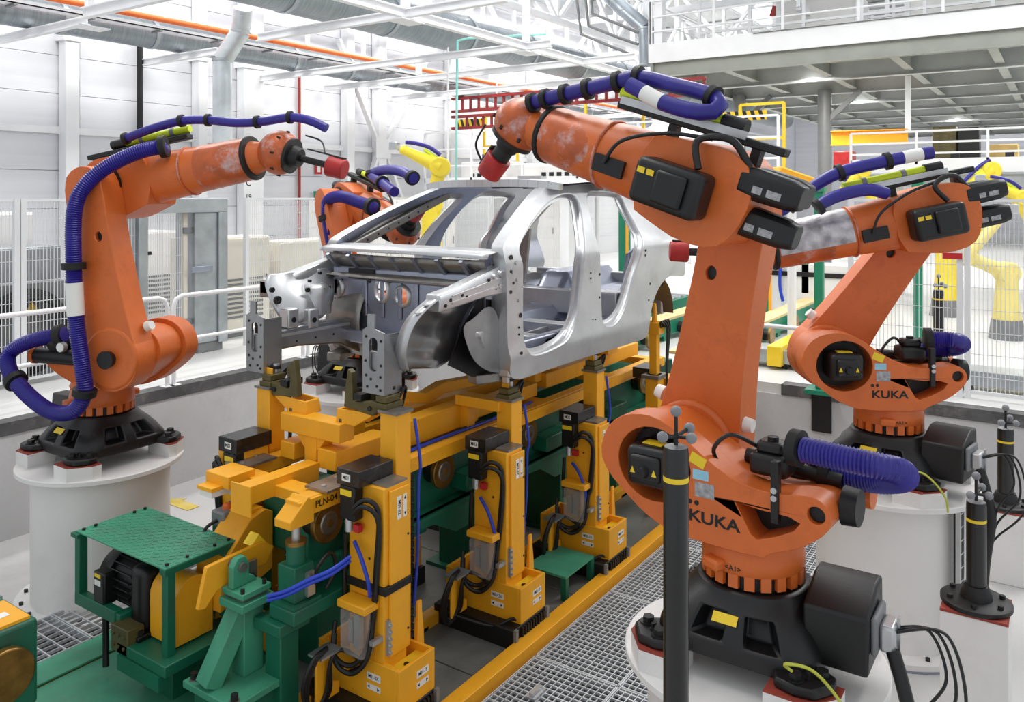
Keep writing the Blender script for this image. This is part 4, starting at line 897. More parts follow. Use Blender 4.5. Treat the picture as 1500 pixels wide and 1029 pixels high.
    B().bx(-.10, -.004, .06, .22, .42, .65).build('clear_cover', 'plastic_clear', t, bevel=.012); B().bx(-.055, -.02, .12, .16, .44, .62).bx(-.055, -.02, .17, .20, .46, .58).build('terminal_strip', 'alu', t)
    B().bx(-.075, .0, .005, .03, .50, .525).build('cable_support', 'alu', t)
    B().bx(.012, .03, -.022, 0, .42, .60).build('terminal_block', 'alu', t)
    for k in range(5): B().cyl((.021, -.035, .44 + .035 * k), (.021, -.02, .44 + .035 * k), .008, None, 8).build('fitting', 'alu', t)
    # side bracket with looped cables
    B().prism([(-.22, .18), (-.06, .18), (-.06, .24), (-.14, .28), (-.16, .38), (-.10, .44), (-.22, .44)], .26, .275).build('cable_bracket', 'yellow', t, bevel=.004)
    B().bx(-.24, -.10, .20, .30, .44, .452).build('bracket_shelf', 'alu', t)
    cablebundle(t, [f([(-.16, .25, .46), (-.25 - q, .22, .46), (-.29 - q, .25, .32), (-.24, .28, .18 - q), (-.17 + q, .25, .22), (-.16, .22, .40), (-.10, .20, .44), (-.03, .12, .36), (-.05, .20, .30)]) for q in (0, .014, .028)], .011)
    cablebundle(t, [f([(-.20, .3, .20), (-.10, .05, .15), (-.02, -.06, .19), (.02, -.10, .14)])], .010)
    B().loft([[(.30 + x * w, .02 + y * w, z) for x, y in ((-.03, -.012), (.03, -.012), (.03, .012), (-.03, .012))] for z, w in ((.17, 1), (.40, .9), (.52, .55), (.58, .5))]).build('guide_blade', 'yellow', t)
    if mlab + '-2X' in TXT:
        for (c, r_, tx) in (((-.0136, .06, .30), (0, -1, 0), '-2X'), ((.17, -.1166, .30), (1, 0, 0), '-1Y')):
            plate('axis_plate', c, r_, (0, 0, 1), .095, .036, 'label_white', t); n_ = Vector(r_).cross(Vector((0, 0, 1))); text(mlab + tx, Vector(c) + n_ * .0015, r_, (0, 0, 1), .026, 'ink', t, sx=.85)
            c2 = Vector(c) - Vector((0, 0, .055)); plate('arrow_plate', c2, r_, (0, 0, 1), .095, .03, 'label_white', t)
            for e in (-1, 1):
                rr = Vector(r_); pt = [c2 + n_ * .0015 + rr * e * a + Vector((0, 0, b)) for a, b in ((.042, 0), (.026, .010), (.026, -.010))]
                MB().add(pt, [(0, 1, 2)] if e < 0 else [(0, 2, 1)]).build('arrow', 'ink', t)
        plate('axis_plate', (.10, -.0156, ztop - .12), (0, 0, -1), (1, 0, 0), .12, .032, 'label_white', t); text(mlab + '-3Z', (.10, -.0172, ztop - .12), (0, 0, -1), (1, 0, 0), .028, 'ink', t, sx=.85)
        plate('arrow_plate', (.145, -.0156, ztop - .12), (0, 0, -1), (1, 0, 0), .12, .026, 'label_white', t)
        for e in (-1, 1): MB().add([(.145 + b, -.0172, ztop - .12 + e * a) for a, b in ((.052, 0), (.034, .009), (.034, -.009))], [(0, 1, 2)] if e < 0 else [(0, 2, 1)]).build('arrow', 'ink', t)
    return t
def clamp_head(st, x, y, z, ztarget, olive=True):
    t = st; T0 = WM[st].inverted() @ Matrix.Translation((x, y, z)); MB = lambda: globals()['MB'](T0); hose = lambda P, *a, **k: globals()['hose']([T0 @ Vector(p) for p in P], *a, **k)
    MB().bx(-.07, .07, -.05, .05, 0, .03).build('foot_plate', 'olive', t, bevel=.003)
    MB().bx(-.06, .06, -.04, .04, .03, .07).build('block', 'olive', t, bevel=.006)
    MB().cyl((.02, 0, .07), (.02, 0, ztarget - z), .02, None, 14).build('pin', 'alu', t)
    MB().cyl((.02, 0, ztarget - z - .03), (.02, 0, ztarget - z - .012), .03, None, 14).build('pin_collar', 'black', t)
    MB().bx(-.035, -.02, -.02, .03, .06, ztarget - z - .02).build('guide_bar', 'yellow', t, bevel=.003)
    if olive:
        sg = 1 if y < 3.6 else -1; MJ = Matrix(((0, 1, 0, 0), (-sg, 0, 0, 0), (0, 0, 1, 0), (0, 0, 0, 1))); PJ = lambda poly, a, b, nm, m: globals()['MB'](T0 @ MJ).prism(poly, a, b).build(nm, m, t, bevel=.004)
        PJ([(-.285, -.03), (-.06, -.05), (.0, .0), (-.06, .03), (-.215, .01), (-.225, .17), (-.255, .19), (-.275, .08)], -.06, -.02, 'jaw', 'olive'); PJ([(-.20, -.04), (-.12, -.06), (-.11, .12), (-.15, .14)], .01, .03, 'jaw_plate', 'olive'); PJ([(-.17, -.04), (-.10, -.06), (-.08, .10), (-.12, .12)], .035, .05, 'jaw_plate', 'yellow'); PJ([(-.20, .02), (-.14, .02), (-.14, .06), (-.20, .06)], -.07, .06, 'jaw_bolt', 'black')
        
        for q in (-.055, .05): PJ([(-.36, -.13), (-.20, -.13), (-.08, -.06), (-.05, .0), (-.09, .02), (-.16, -.04), (-.34, -.05)], q, q + .012, 'lever_plate', 'yellow')
        PJ([(-.36, -.13), (-.34, -.13), (-.33, -.05), (-.35, -.05)], -.05, .05, 'lever_end', 'yellow')
        MB().cyl((-.07, -sg * -.08, -.01), (.07, -sg * -.08, -.01), .014, None, 12).build('pivot', 'black', t)
    for k in range(2): hose([(.05, -.03 + .05 * k, .03), (.09, -.05, .10), (.10, -.02, .0), (.08, 0, -.1)], .008, 'cable', 'cable', t, corr=False, n=6)
    return t
ST = [('M01', 3.12, 2.91, 1.28, 1.60, 0), ('M03', 4.19, 2.88, 1.19, 1.45, 0), ('M05', 5.28, 2.84, 1.12, 1.45, 0), ('M02', 3.12, 4.27, 1.28, 1.60, 1), ('M04', 4.19, 4.27, 1.19, 1.45, 1), ('M06', 5.30, 4.30, 1.16, 1.45, 1)]
STN = {}
for m_, x, y, zt, zp, fr in ST: STN[m_] = station(m_, 'yellow clamp station with black motor cover marked ' + m_, x, y, zt, zp, bool(fr))
for m_, x, y, z, zt, ol in (('M01', 3.40, 3.14, 1.615, 1.74, 1), ('M02', 3.40, 4.10, 1.615, 1.74, 1), ('M03', 4.45, 3.04, 1.465, 1.60, 0), ('M05', 5.54, 3.0, 1.465, 1.60, 0), ('M04', 4.45, 4.11, 1.465, 1.60, 0), ('M06', 5.56, 4.14, 1.465, 1.60, 0)):
    clamp_head(STN[m_], x, y, z, zt, bool(ol))
# rear post
t = thing('rear_support', 'slender yellow rear support post with looped black cables under the rear arch', 'fixture', (6.55, 2.95, 0))
MB().bx(-.06, .06, -.06, .06, 0, 1.25).build('post', 'yellow', t, bevel=.005); MB().bx(-.035, .035, -.035, .035, 1.25, 1.62).build('upper_post', 'yellow', t, bevel=.004); MB().bx(-.06, .06, -.07, .07, 1.60, 1.70).build('head', 'yellow', t, bevel=.006)
MB().cyl((0, 0, 1.70), (0, 0, 1.86), .025, .015, 12).build('pin', 'yellow', t); MB().bx(-.10, .10, -.08, .08, 1.22, 1.25).build('flange', 'plate_steel', t)
MB().bx(.10, .30, -.10, .06, 0, 1.20).build('column', 'yellow', t, bevel=.005)
MB().bx(.02, .28, .06, .22, 1.19, 1.28).build('motor_cover', 'black_box', t, bevel=.004)
for q in range(4): hose([(-.03 + .02 * q, -.07, 1.66), (-.09 + .05 * q, -.10, 1.72), (.06 + .02 * q, -.09, 1.62), (.07 + .01 * q, -.08, 1.4), (.07, -.08, 1.1), (.06, -.07, .7)], .009, 'cable', 'cable', t, corr=False, n=6)
plate('axis_plate', (.2, -.1015, 1.06), (0, 0, -1), (1, 0, 0), .12, .03, 'label_white', t)
# ---- pit base plates and rails
for x0, x1, lab in ((1.6, 3.75, 'worn grey steel floor plate below the M01 station'), (3.76, 4.9, 'worn grey steel floor plate between the M03 and M01 stations'), (4.91, 8.0, 'worn grey steel floor plate below the M05 station')):
    tag(MB().bx(x0, x1, 2.80, 4.65, 0, .045).build('floor_plate', 'pit_plate', bevel=.003), lab, 'floor plate')
tag(MB().bx(1.0, 8.0, 2.66, 2.76, 0, .10).bx(1.0, 8.0, 2.76, 2.79, .0, .05).build('floor_rail', 'yellow', bevel=.004), 'long yellow floor rail along the edge of the steel grating', 'rail')
tag(MB().bx(1.0, 8.0, 4.68, 4.77, 0, .10).build('floor_rail', 'yellow', bevel=.004), 'long yellow floor rail on the far side below the left robot', 'rail')
tag(MB().bx(2.6, 8.0, 3.34, 3.42, .046, .12).build('floor_rail', 'yellow', bevel=.004), 'yellow rail on the floor plates under the green conveyor frame', 'rail')
# ---- green conveyor frame
t = thing('roller_conveyor', 'dark green conveyor frame with bronze rollers under the yellow pallet', 'conveyor', (3.0, 3.65, 0))
MB().bx(3.05, 8.0, 3.40, 3.50, .78, 1.09).build('side_beam', 'green', t, world=True, bevel=.008); MB().bx(3.65, 8.0, 3.80, 3.90, .78, 1.09).build('side_beam', 'green', t, world=True, bevel=.008)
MB().bx(2.95, 8.0, 3.28, 3.40, .78, .80).build('ledge', 'green', t, world=True)
for x in (3.66, 4.75, 5.75, 6.75, 7.65):
    MB().bx(x, x + .28, 3.42, 3.88, .045, .70).build('leg', 'green', t, world=True, bevel=.01); MB().bx(x - .06, x + .34, 3.36, 3.94, .66, .78).build('leg_head', 'green', t, world=True, bevel=.01); MB().bx(x - .05, x + .33, 3.34, 3.96, .045, .07).build('foot_plate', 'green', t, world=True)
for x in (3.6, 4.9, 6.15, 7.3): MB().bx(x - .05, x + .05, 3.50, 3.80, .82, .96).build('cross_member', 'green', t, world=True)
for x in (3.10, 4.09, 5.09, 6.1, 7.1):
    for y, s in ((3.31, -1), (3.985, 1)):
        if s == 1 and x < 3.5: continue
        MB().cyl((x, y + s * .02, 1.03), (x, y - s * .012, 1.03), .108, None, 40).build('roller', 'brass', t, world=True, bevel=.006)
        MB().cyl((x, y + s * .026, 1.03), (x, y + s * .02, 1.03), .055, .062, 28).build('roller_hub', 'steel_dark', t, world=True); MB().cyl((x, y + s * .034, 1.03), (x, y + s * .024, 1.03), .022, None, 6).build('axle_nut', 'brass', t, world=True)
        MB().cyl((x, y - s * .10, 1.03), (x, y - s * .01, 1.03), .085, None, 24).build('bearing', 'black', t, world=True)
    MB().bx(x + .2, x + .55, 3.26, 3.40, .84, .95).build('drive_box', 'green', t, world=True, bevel=.01)
for x0 in (3.5, 4.75, 5.8):
    MB().prism([(x0, .80), (x0 + .9, .80), (x0 + .9, .60), (x0 + .72, .60), (x0 + .5, .72), (x0 + .2, .74)], 3.30, 3.33).build('gusset', 'green', t, world=True)
# ---- pallet
t = thing('pallet_carrier', 'yellow pallet carrier of long beams lying on the rollers, marked PLN-041', 'pallet', (3.0, 3.65, 1.1))
MB().bx(2.86, 7.45, 3.27, 3.36, 1.142, 1.22).build('long_beam', 'yellow', t, world=True, bevel=.005); MB().bx(2.93, 7.45, 3.94, 4.03, 1.142, 1.22).build('long_beam', 'yellow', t, world=True, bevel=.005)
MB().bx(2.86, 7.45, 3.25, 3.27, 1.135, 1.215).build('wear_strip', 'yellow', t, world=True)
text('PLN-041', (3.055, 3.2485, 1.177), (1, 0, 0), (0, 0, 1), .05, 'ink', t, world=True)
for x in (2.98, 4.2, 5.3, 6.4, 7.3): MB().bx(x, x + .12, 3.36, 3.94, 1.145, 1.21).build('cross_beam', 'yellow', t, world=True, bevel=.005)
for y in (3.22, 3.90): MB().bx(3.02, 3.26, y, y + .17, 1.222, 1.236).build('wear_plate', 'plate_steel', t, world=True); 
for x, y in ((3.07, 3.30), (3.2, 3.34), (3.07, 3.98), (3.2, 4.02)): MB().cyl((x, y, 1.236), (x, y, 1.242), .014, None, 12).build('screw_head', 'alu', t, world=True)
MB().bx(2.80, 3.30, 3.58, 3.68, 1.15, 1.25).build('tow_beam', 'yellow', t, world=True, bevel=.004); MB().bx(2.79, 2.80, 3.55, 3.71, 1.10, 1.26).build('end_plate', 'yellow', t, world=True)
MB().bx(2.84, 3.02, 3.80, 4.0, 1.18, 1.25).build('bracket', 'yellow', t, world=True, bevel=.004); MB().bx(2.78, 2.90, 3.86, 3.97, 1.14, 1.175).build('sensor_block', 'label_white', t, world=True); MB().bx(2.77, 2.91, 3.85, 3.98, 1.175, 1.195).build('sensor_cover', 'yellow', t, world=True)
MB().prism([(2.79, 1.10), (2.95, 1.10), (2.95, 1.2), (2.91, 1.24), (2.79, 1.14)], 3.24, 3.36).build('lift_lug', 'yellow', t, world=True, bevel=.004)
MB().bx(3.30, 3.76, 3.45, 3.60, 1.215, 1.33).build('box_beam', 'yellow', t, world=True, bevel=.006); MB().bx(3.85, 4.6, 3.40, 3.52, 1.22, 1.38).build('box_beam', 'yellow', t, world=True, bevel=.006); MB().bx(4.4, 5.4, 3.42, 3.54, 1.23, 1.33).build('box_beam', 'yellow', t, world=True, bevel=.006); MB().bx(5.6, 7.3, 3.46, 3.60, 1.24, 1.36).build('box_beam', 'yellow', t, world=True, bevel=.006)
MB().bx(3.3, 3.9, 3.80, 3.92, 1.22, 1.32).build('box_beam', 'yellow', t, world=True, bevel=.006); MB().bx(4.3, 6.9, 3.74, 3.86, 1.22, 1.32).build('box_beam', 'yellow', t, world=True, bevel=.006)
for k in range(26): MB().bx(4.9 + .045 * k, 4.92 + .045 * k, 3.60, 3.70, 1.222, 1.25).build('rack_tooth', 'steel_dark', t, world=True)
# T bracket
MB().bx(3.31, 3.41, 3.62, 3.72, 1.215, 1.40).build('t_post', 'yellow', t, world=True, bevel=.005); MB().bx(3.30, 3.42, 3.42, 3.92, 1.38, 1.49).build('t_bar', 'yellow', t, world=True, bevel=.006)
MB(Myz).prism([(3.54, 1.39), (3.80, 1.39), (3.73, 1.31), (3.61, 1.31)], 3.315, 3.405).build('t_gusset', 'yellow', t, world=True)
for y in (3.46, 3.88): MB().cyl((3.36, y, 1.49), (3.36, y, 1.51), .02, None, 12).build('stud', 'olive', t, world=True)
hose([(3.5, 3.32, 1.226), (4.0, 3.33, 1.232), (4.6, 3.32, 1.23), (5.2, 3.34, 1.235)], .010, 'air_hose', 'hose_small_blue', t, world=True, corr=False)
hose([(3.5, 3.35, 1.226), (4.0, 3.355, 1.232), (4.6, 3.35, 1.23)], .008, 'cable', 'cable', t, world=True, corr=False)
# swing arms towards the sills
MB().prism([(4.0, 1.44), (4.35, 1.36), (4.5, 1.40), (4.9, 1.38), (4.9, 1.45), (4.5, 1.48), (4.3, 1.44), (4.0, 1.52)], 3.62, 3.70).build('swing_arm', 'yellow', t, world=True, bevel=.005); MB().bx(4.05, 4.13, 3.63, 3.69, 1.22, 1.46).build('arm_post', 'yellow', t, world=True)
MB().bx(4.36, 4.48, 3.06, 3.42, 1.38, 1.45).build('reach_arm', 'yellow', t, world=True, bevel=.006); MB().bx(4.40, 4.48, 3.34, 3.44, 1.22, 1.40).build('arm_post', 'yellow', t, world=True)
MB().bx(6.55, 6.75, 3.4, 3.9, 1.36, 1.46).build('rear_arm', 'yellow', t, world=True, bevel=.006)
# small yellow cross blocks in middle of pallet
for x in (5.5, 5.75): MB().bx(x, x + .1, 3.5, 3.62, 1.30, 1.42).build('stop_block', 'yellow', t, world=True, bevel=.004)
# ---- step box of green tread plate
t = thing('step_box', 'small green tread plate step between the M03 and M05 stations', 'step', (4.98, 2.92, 0))
MB().bx(-.2, .2, -.12, .20, .20, .215).build('tread', 'green_light', t); 
for x in (-.18, .18):
    for y in (-.1, .18): MB().bx(x - .02, x + .02, y - .02, y + .02, .046, .20).build('leg', 'green', t)
# ---- gratings
def grating(label, x0, x1, y0, y1, z=.055, px=.038, py=.042):
    t = thing('floor_grating', label, 'grating', (x0, y0, 0)); w, d = x1 - x0, y1 - y0; mb = MB()
    n = int(d / px)
    for i in range(n + 1): mb.bx(0, w, i * px - .0025, i * px + .0025, z - .018, z)
    mb.build('bearing_bars', 'grating', t, smooth=0, kind='stuff'); mb = MB()
    for i in range(int(w / py) + 1): mb.bx(i * py - .0035, i * py + .0035, 0, d, z - .012, z + .001)
    mb.build('cross_bars', 'grating', t, smooth=0, kind='stuff')
    MB().bx(0, w, 0, .006, z - .04, z + .002).bx(0, w, d - .006, d, z - .04, z + .002).bx(0, .006, 0, d, z - .04, z + .002).bx(w - .006, w, 0, d, z - .04, z + .002).build('frame', 'grating', t)
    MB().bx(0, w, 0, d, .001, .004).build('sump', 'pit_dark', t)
for i in range(6):
    for j in range(2):
        grating(['steel floor grating panel along the yellow floor rail', 'steel floor grating panel between the rail panels and the robot pedestals'][j], 2.2 + i * .96, 3.15 + i * .96, 2.62 - .55 * (j + 1) + .005, 2.62 - .55 * j)
for i in range(3): grating('steel floor grating panel beside the left robot pedestal', 2.0 + i * .7, 2.69 + i * .7, 4.91, 5.40, z=.10, px=.06, py=.09)
for o in [o for o in COL.objects if o.name.startswith('floor_grating')]: o['group'] = o['label'] + 's'
t = thing('grating_clip', 'small bright steel clip lying on the grating', 'clip', tuple(PZ(785, 1018, .056))); MB().bx(-.06, .06, -.03, .03, 0, .012).build('bar', 'alu', t); MB().bx(-.05, .05, -.012, .012, .012, .03).build('ridge', 'alu', t)
# ================================================================ drive unit in the foreground
t = thing('drive_table', 'green tread plate table standing over a black gear motor', 'table', (2.7, 4.3, 0))
zt = .86
C = [PZ(u, v, zt) for u, v in ((113, 780), (213, 747), (352, 792), (262, 828))]
xa, xb = 2.50, 2.94; ya, yb = 3.86, 4.73
tt = MB().bx(xa, xb, ya, yb, zt - .008, zt).build('tread_top', 'green_light', t, world=True)
mb = MB(); k = 0
for i in range(14):
    for j in range(28):
        x = xa + .02 + i * .031; y = ya + .015 + j * .0312; d = .009; q = 1 if (i + j) % 2 else -1
        mb.beam((x - d, y - d * q, zt + .0012), (x + d, y + d * q, zt + .0012), .004, .0025)
mb.build('tread_bars', 'green_light', tt, world=True, smooth=0, kind='stuff')
for x, y in ((xa + .03, ya + .03), (xb - .03, ya + .03), (xa + .03, yb - .03), (xb - .03, yb - .03), (xa + .15, ya + .03), (xb - .12, ya + .03), (xa + .1, yb - .03), (xb - .1, yb - .03)): MB().cyl((x, y, zt), (x, y, zt + .012), .01, None, 6).build('bolt', 'black', t, world=True)
for x in (xa + .06, xb - .06): MB().bx(x - .03, x + .03, ya - .015, yb + .03, zt - .045, zt - .008).build('top_rail', 'green', t, world=True) if False else None
MB().bx(xa - .02, xa + .10, yb - .05, yb + .02, zt - .03, zt - .008).build('top_rail', 'green', t, world=True); MB().bx(xa, xb, ya - .0, ya + .05, zt - .04, zt - .008).build('top_rail', 'green', t, world=True)
for x, y, z0 in ((xa + .02, yb - .02, .50), (xa + .04, ya + .03, .38), (xb - .05, ya + .03, .45), (xb - .05, yb - .04, .38)): MB().bx(x - .025, x + .025, y - .025, y + .025, z0, zt - .008).build('leg', 'green', t, world=True, bevel=.004)
MB().bx(xa - .006, xa + .045, 4.32, yb + .005, .44, .51).build('lower_rail', 'green', t, world=True, bevel=.004); MB().bx(xa, xa + .16, 4.28, 4.33, .42, .50).build('lower_rail', 'green', t, world=True, bevel=.004)
MB().bx(2.46, 3.02, 3.80, 4.24, .33, .39).build('motor_bed', 'green', t, world=True, bevel=.005); MB().bx(2.45, 2.50, 3.84, 4.22, .25, .329).build('bed_beam', 'green', t, world=True)
MB().bx(2.6, 2.9, 3.95, 4.2, .0, .33).build('pedestal_block', 'green', t, world=True, bevel=.005)
MB().bx(2.46, 2.56, 4.14, 4.30, .33, .47).build('hinge_block', 'olive', t, world=True, bevel=.006)
for k in range(6): MB().cyl((2.452, 4.17 + .05 * (k % 3), .37 + .06 * (k // 3)), (2.462, 4.17 + .05 * (k % 3), .37 + .06 * (k // 3)), .01, None, 6).build('bolt', 'olive', t, world=True)
t = thing('gear_motor', 'black finned gear motor with yellow coupling guard under the green table', 'motor', (2.7, 4.25, .39))
AXZ = .605; MX = 2.70
def ring(y, r, n=32): return [(MX + r * math.cos(2 * math.pi * k / n), y, AXZ + r * math.sin(2 * math.pi * k / n)) for k in range(n)]
MB().loft([ring(4.62, .10), ring(4.60, .14), ring(4.50, .155), ring(4.485, .155)][::-1]).build('fan_cowl', 'black_cast', t, world=True, smooth=50)
MB().loft([ring(4.49, .13), ring(4.28, .13)]).build('stator', 'black', t, world=True)
for k in range(24):
    a = 2 * math.pi * k / 24; c, s_ = math.cos(a), math.sin(a); MB().beam((MX + .14 * c, 4.285, AXZ + .14 * s_), (MX + .14 * c, 4.485, AXZ + .14 * s_), .006, .03, (c, 0, s_)).build('fin', 'black', t, world=True)
MB().bx(MX - .15, MX + .15, 4.14, 4.285, .40, .76).build('gearbox', 'black_cast', t, world=True, bevel=.05, seg=4); MB().bx(MX - .19, MX + .19, 4.12, 4.30, .39, .42).build('gearbox_foot', 'black_cast', t, world=True, bevel=.006)
for x in (-.165, .165):
    for y in (4.14, 4.27): MB().cyl((MX + x, y, .42), (MX + x, y, .445), .016, None, 6).build('bolt', 'black', t, world=True)
MB().bx(2.50, 2.58, 4.44, 4.55, .50, .68).build('terminal_box', 'black_cast', t, world=True, bevel=.012); plate('motor_plate', (2.4985, 4.50, .62), (0, -1, 0), (0, 0, 1), .06, .03, 'label_white', t, world=True); plate('motor_plate', (2.4985, 4.50, .66), (0, -1, 0), (0, 0, 1), .06, .02, 'label_yellow', t, world=True)
MB().cyl((2.54, 4.49, .50), (2.54, 4.49, .44), .022, .016, 12).build('cable_gland', 'black', t, world=True)
hose([(2.54, 4.49, .45), (2.535, 4.48, .36), (2.53, 4.47, .24), (2.52, 4.45, .13)], .018, 'power_cable', 'cable', t, world=True, corr=False)
MB().prism([(MX + .115 * math.cos(math.pi * k / 16), AXZ + .02 + .115 * math.sin(math.pi * k / 16)) for k in range(17)] + [(MX - .115, .40), (MX + .115, .40)], 3.90, 4.13).build('coupling_guard', 'yellow', t, world=True, bevel=.004)
# shaft guard box along X to the conveyor
t = thing('shaft_guard', 'long yellow sheet metal shaft guard leading to the green gear housing', 'guard', (3.0, 3.9, 0))
MB().prism([(2.82, .50), (3.18, .62), (3.18, .95), (3.12, .98), (3.02, .95), (2.82, .74)], 3.84, 4.06).build('cover', 'yellow', t, world=True, bevel=.006); MB().bx(3.04, 3.13, 3.87, 4.03, .97, .985).build('lid', 'yellow', t, world=True)
MB().bx(3.1, 3.22, 3.9, 4.0, .05, .6).build('stand', 'green', t, world=True)
t = thing('gear_housing', 'green box gear housing at the head of the conveyor', 'housing', (3.3, 3.9, 0))
MB().bx(3.20, 3.60, 3.56, 3.97, .72, 1.06).build('body', 'green', t, world=True, bevel=.025, seg=3); MB().bx(3.3, 3.5, 3.6, 3.76, .05, .72).build('stand', 'green', t, world=True)
t = thing('warning_lamp', 'small grey flashing lamp with orange glow on a green block', 'lamp', (3.02, 4.28, 0)); q = PX(333, 752, 3.05)
MB().bx(q.x - .06, q.x + .06, q.y - .06, q.y + .06, .05, q.z - .06).build('stand', 'green', t, world=True, bevel=.004); MB().bx(q.x - .07, q.x + .07, q.y - .06, q.y + .06, q.z - .06, q.z + .03).build('body', 'lamp_grey', t, world=True, bevel=.012); MB().lathe([(.03, 0), (.028, .02), (.015, .03)], 20, Matrix.Translation((q.x, q.y, q.z + .03))).build('lens', 'orange_pipe', t, world=True)
hose([(q.x - .07, q.y, q.z - .02), (q.x - .14, q.y + .02, q.z - .06), (q.x - .18, q.y + .02, q.z - .2)], .01, 'cable', 'cable', t, world=True, corr=False)
# lift cylinder in front of the pallet
t = thing('lift_cylinder', 'green lifting cylinder below the pallet lug with a looped black hose', 'cylinder', (3.06, 3.21, 0)); cx, cy = 2.88, 3.30
MB().bx(cx - .09, cx + .09, cy - .09, cy + .09, .70, .72).build('flange', 'green', t, world=True); MB().bx(cx - .065, cx + .065, cy - .065, cy + .065, .72, .90).build('block', 'green', t, world=True, bevel=.006); MB().cyl((cx, cy, .90), (cx, cy, 1.0), .05, None, 24).build('barrel', 'green', t, world=True); MB().cyl((cx, cy, .995), (cx, cy, 1.015), .054, None, 24).build('gland', 'brass', t, world=True); MB().cyl((cx, cy, 1.01), (cx, cy, 1.1), .022, None, 16).build('rod', 'alu', t, world=True)
MB().bx(cx + .0, cx + .05, cy - .09, cy - .066, .74, .86).build('sensor_strip', 'alu', t, world=True)
hose([(cx + .06, cy - .08, .78), (cx + .02, cy - .14, .90), (cx + .13, cy - .12, .93), (cx + .18, cy - .1, .82), (cx + .11, cy - .09, .73)], .010, 'hose', 'cable', t, world=True, corr=False)
MB().bx(2.78, 3.30, 3.20, 3.39, .63, .70).build('support_beam', 'green', t, world=True, bevel=.006); MB().bx(2.74, 2.94, 3.26, 3.46, .57, .63).build('leg_head', 'green', t, world=True, bevel=.006); MB().bx(2.78, 2.90, 3.30, 3.42, .045, .57).build('support_leg', 'green', t, world=True, bevel=.006)
for q in (0, .05): hose([PX(392, 874 + 120 * q, 2.70), PX(420, 866 + 120 * q, 2.74), PX(452, 850 + 120 * q, 2.80), PX(484, 836 + 120 * q, 2.88), PX(514, 815 + 120 * q, 3.0)], .010, 'air_hose', 'hose_small_blue', t, world=True, corr=False)
# hinged stand with yellow arm
t = thing('hinged_stand', 'green A-shaped stand bolted to a base plate with a yellow stop arm', 'stand', (2.45, 3.45, 0))
ct = PX(345, 850, 2.38)   # pivot
bx_, by_ = 2.67, 3.50
ZS = .13
def sb(x0, x1, y0, y1, z0, z1, nm, m='green_light', bv=.004): MB().bx(bx_ + x0, bx_ + x1, by_ + y0, by_ + y1, z0 + ZS, z1 + ZS).build(nm, m, t, world=True, bevel=bv)
sb(-.17, .19, -.19, .21, .17, .205, 'base_plate'); MB().bx(bx_ - .13, bx_ + .15, by_ - .15, by_ + .17, 0, .17 + ZS).build('plinth', 'green', t, world=True)
def sc(x, y, z0, z1, r, nm, m='black', n=12): MB().cyl((bx_ + x, by_ + y, z0 + ZS), (bx_ + x, by_ + y, z1 + ZS), r, None, n).build(nm, m, t, world=True)
for x in (-.13, .15):
    for y in (-.15, .17): sc(x, y, .205, .24, .018, 'bolt'); sc(x, y, .205, .21, .026, 'washer', 'plate_steel')
MB().beam((bx_ + .08, by_ + .02, .205 + ZS), (bx_ + .08, by_ + .02, .58 + ZS), .10, .12).build('upright', 'green_light', t, world=True, bevel=.004); MB().beam((bx_ - .13, by_ + .06, .21 + ZS), (bx_ + .06, by_ + .03, .56 + ZS), .11, .09).build('strut', 'green_light', t, world=True, bevel=.004)
MB().prism([(bx_ + .13, .21 + ZS), (bx_ + .18, .21 + ZS), (bx_ + .13, .36 + ZS)], by_ - .01, by_ + .01).build('rib', 'green_light', t, world=True)
sb(-.03, .17, -.08, .11, .56, .60, 'head_plate'); sb(-.02, .16, -.07, .10, .62, .65, 'bearing_foot'); sb(0, .14, -.05, .08, .60, .62, 'shim', 'plate_steel', 0)
MB().prism([(bx_ + a, b + ZS) for a, b in ((-.01, .65), (.14, .65), (.12, .68), (.09, .69), (.09, .76), (.065, .80), (.02, .80), (-.01, .76))], by_ + .02, by_ + .06).build('bearing', 'green_light', t, world=True, bevel=.004)
MB().cyl((bx_ + .042, by_ + .0, .75 + ZS), (bx_ + .042, by_ + .15, .75 + ZS), .024, None, 20).build('pivot_pin', 'plate_steel', t, world=True)
for x, y in ((-.005, -.05), (.13, -.05), (.13, .075)): sc(x, y, .65, .672, .012, 'bolt', 'black', 6)
AP = [(290, 895), (303, 832), (385, 794), (402, 800), (390, 826), (340, 850), (318, 866), (301, 893)]; YA = by_ + .10
MB().prism([(PY(u, v, YA).x, PY(u, v, YA).z) for u, v in AP], YA, YA + .025).build('stop_arm', 'yellow', t, world=True, bevel=.004)
MB().prism([(PY(u, v, YA).x, PY(u, v, YA).z) for u, v in ((372, 802), (398, 801), (383, 784))], YA + .02, YA + .09).build('arm_lug', 'yellow_bright', t, world=True)
q = PY(362, 838, YA); MB().bx(q.x - .03, q.x + .04, YA - .03, YA - .012, q.z - .07, q.z + .06).build('sensor_plate', 'plate_steel', t, world=True)
hose([(q.x, YA - .04, q.z), (q.x + .05, YA - .09, q.z - .08), (q.x + .08, YA - .1, q.z - .12)], .008, 'cable', 'cable', t, world=True, corr=False)
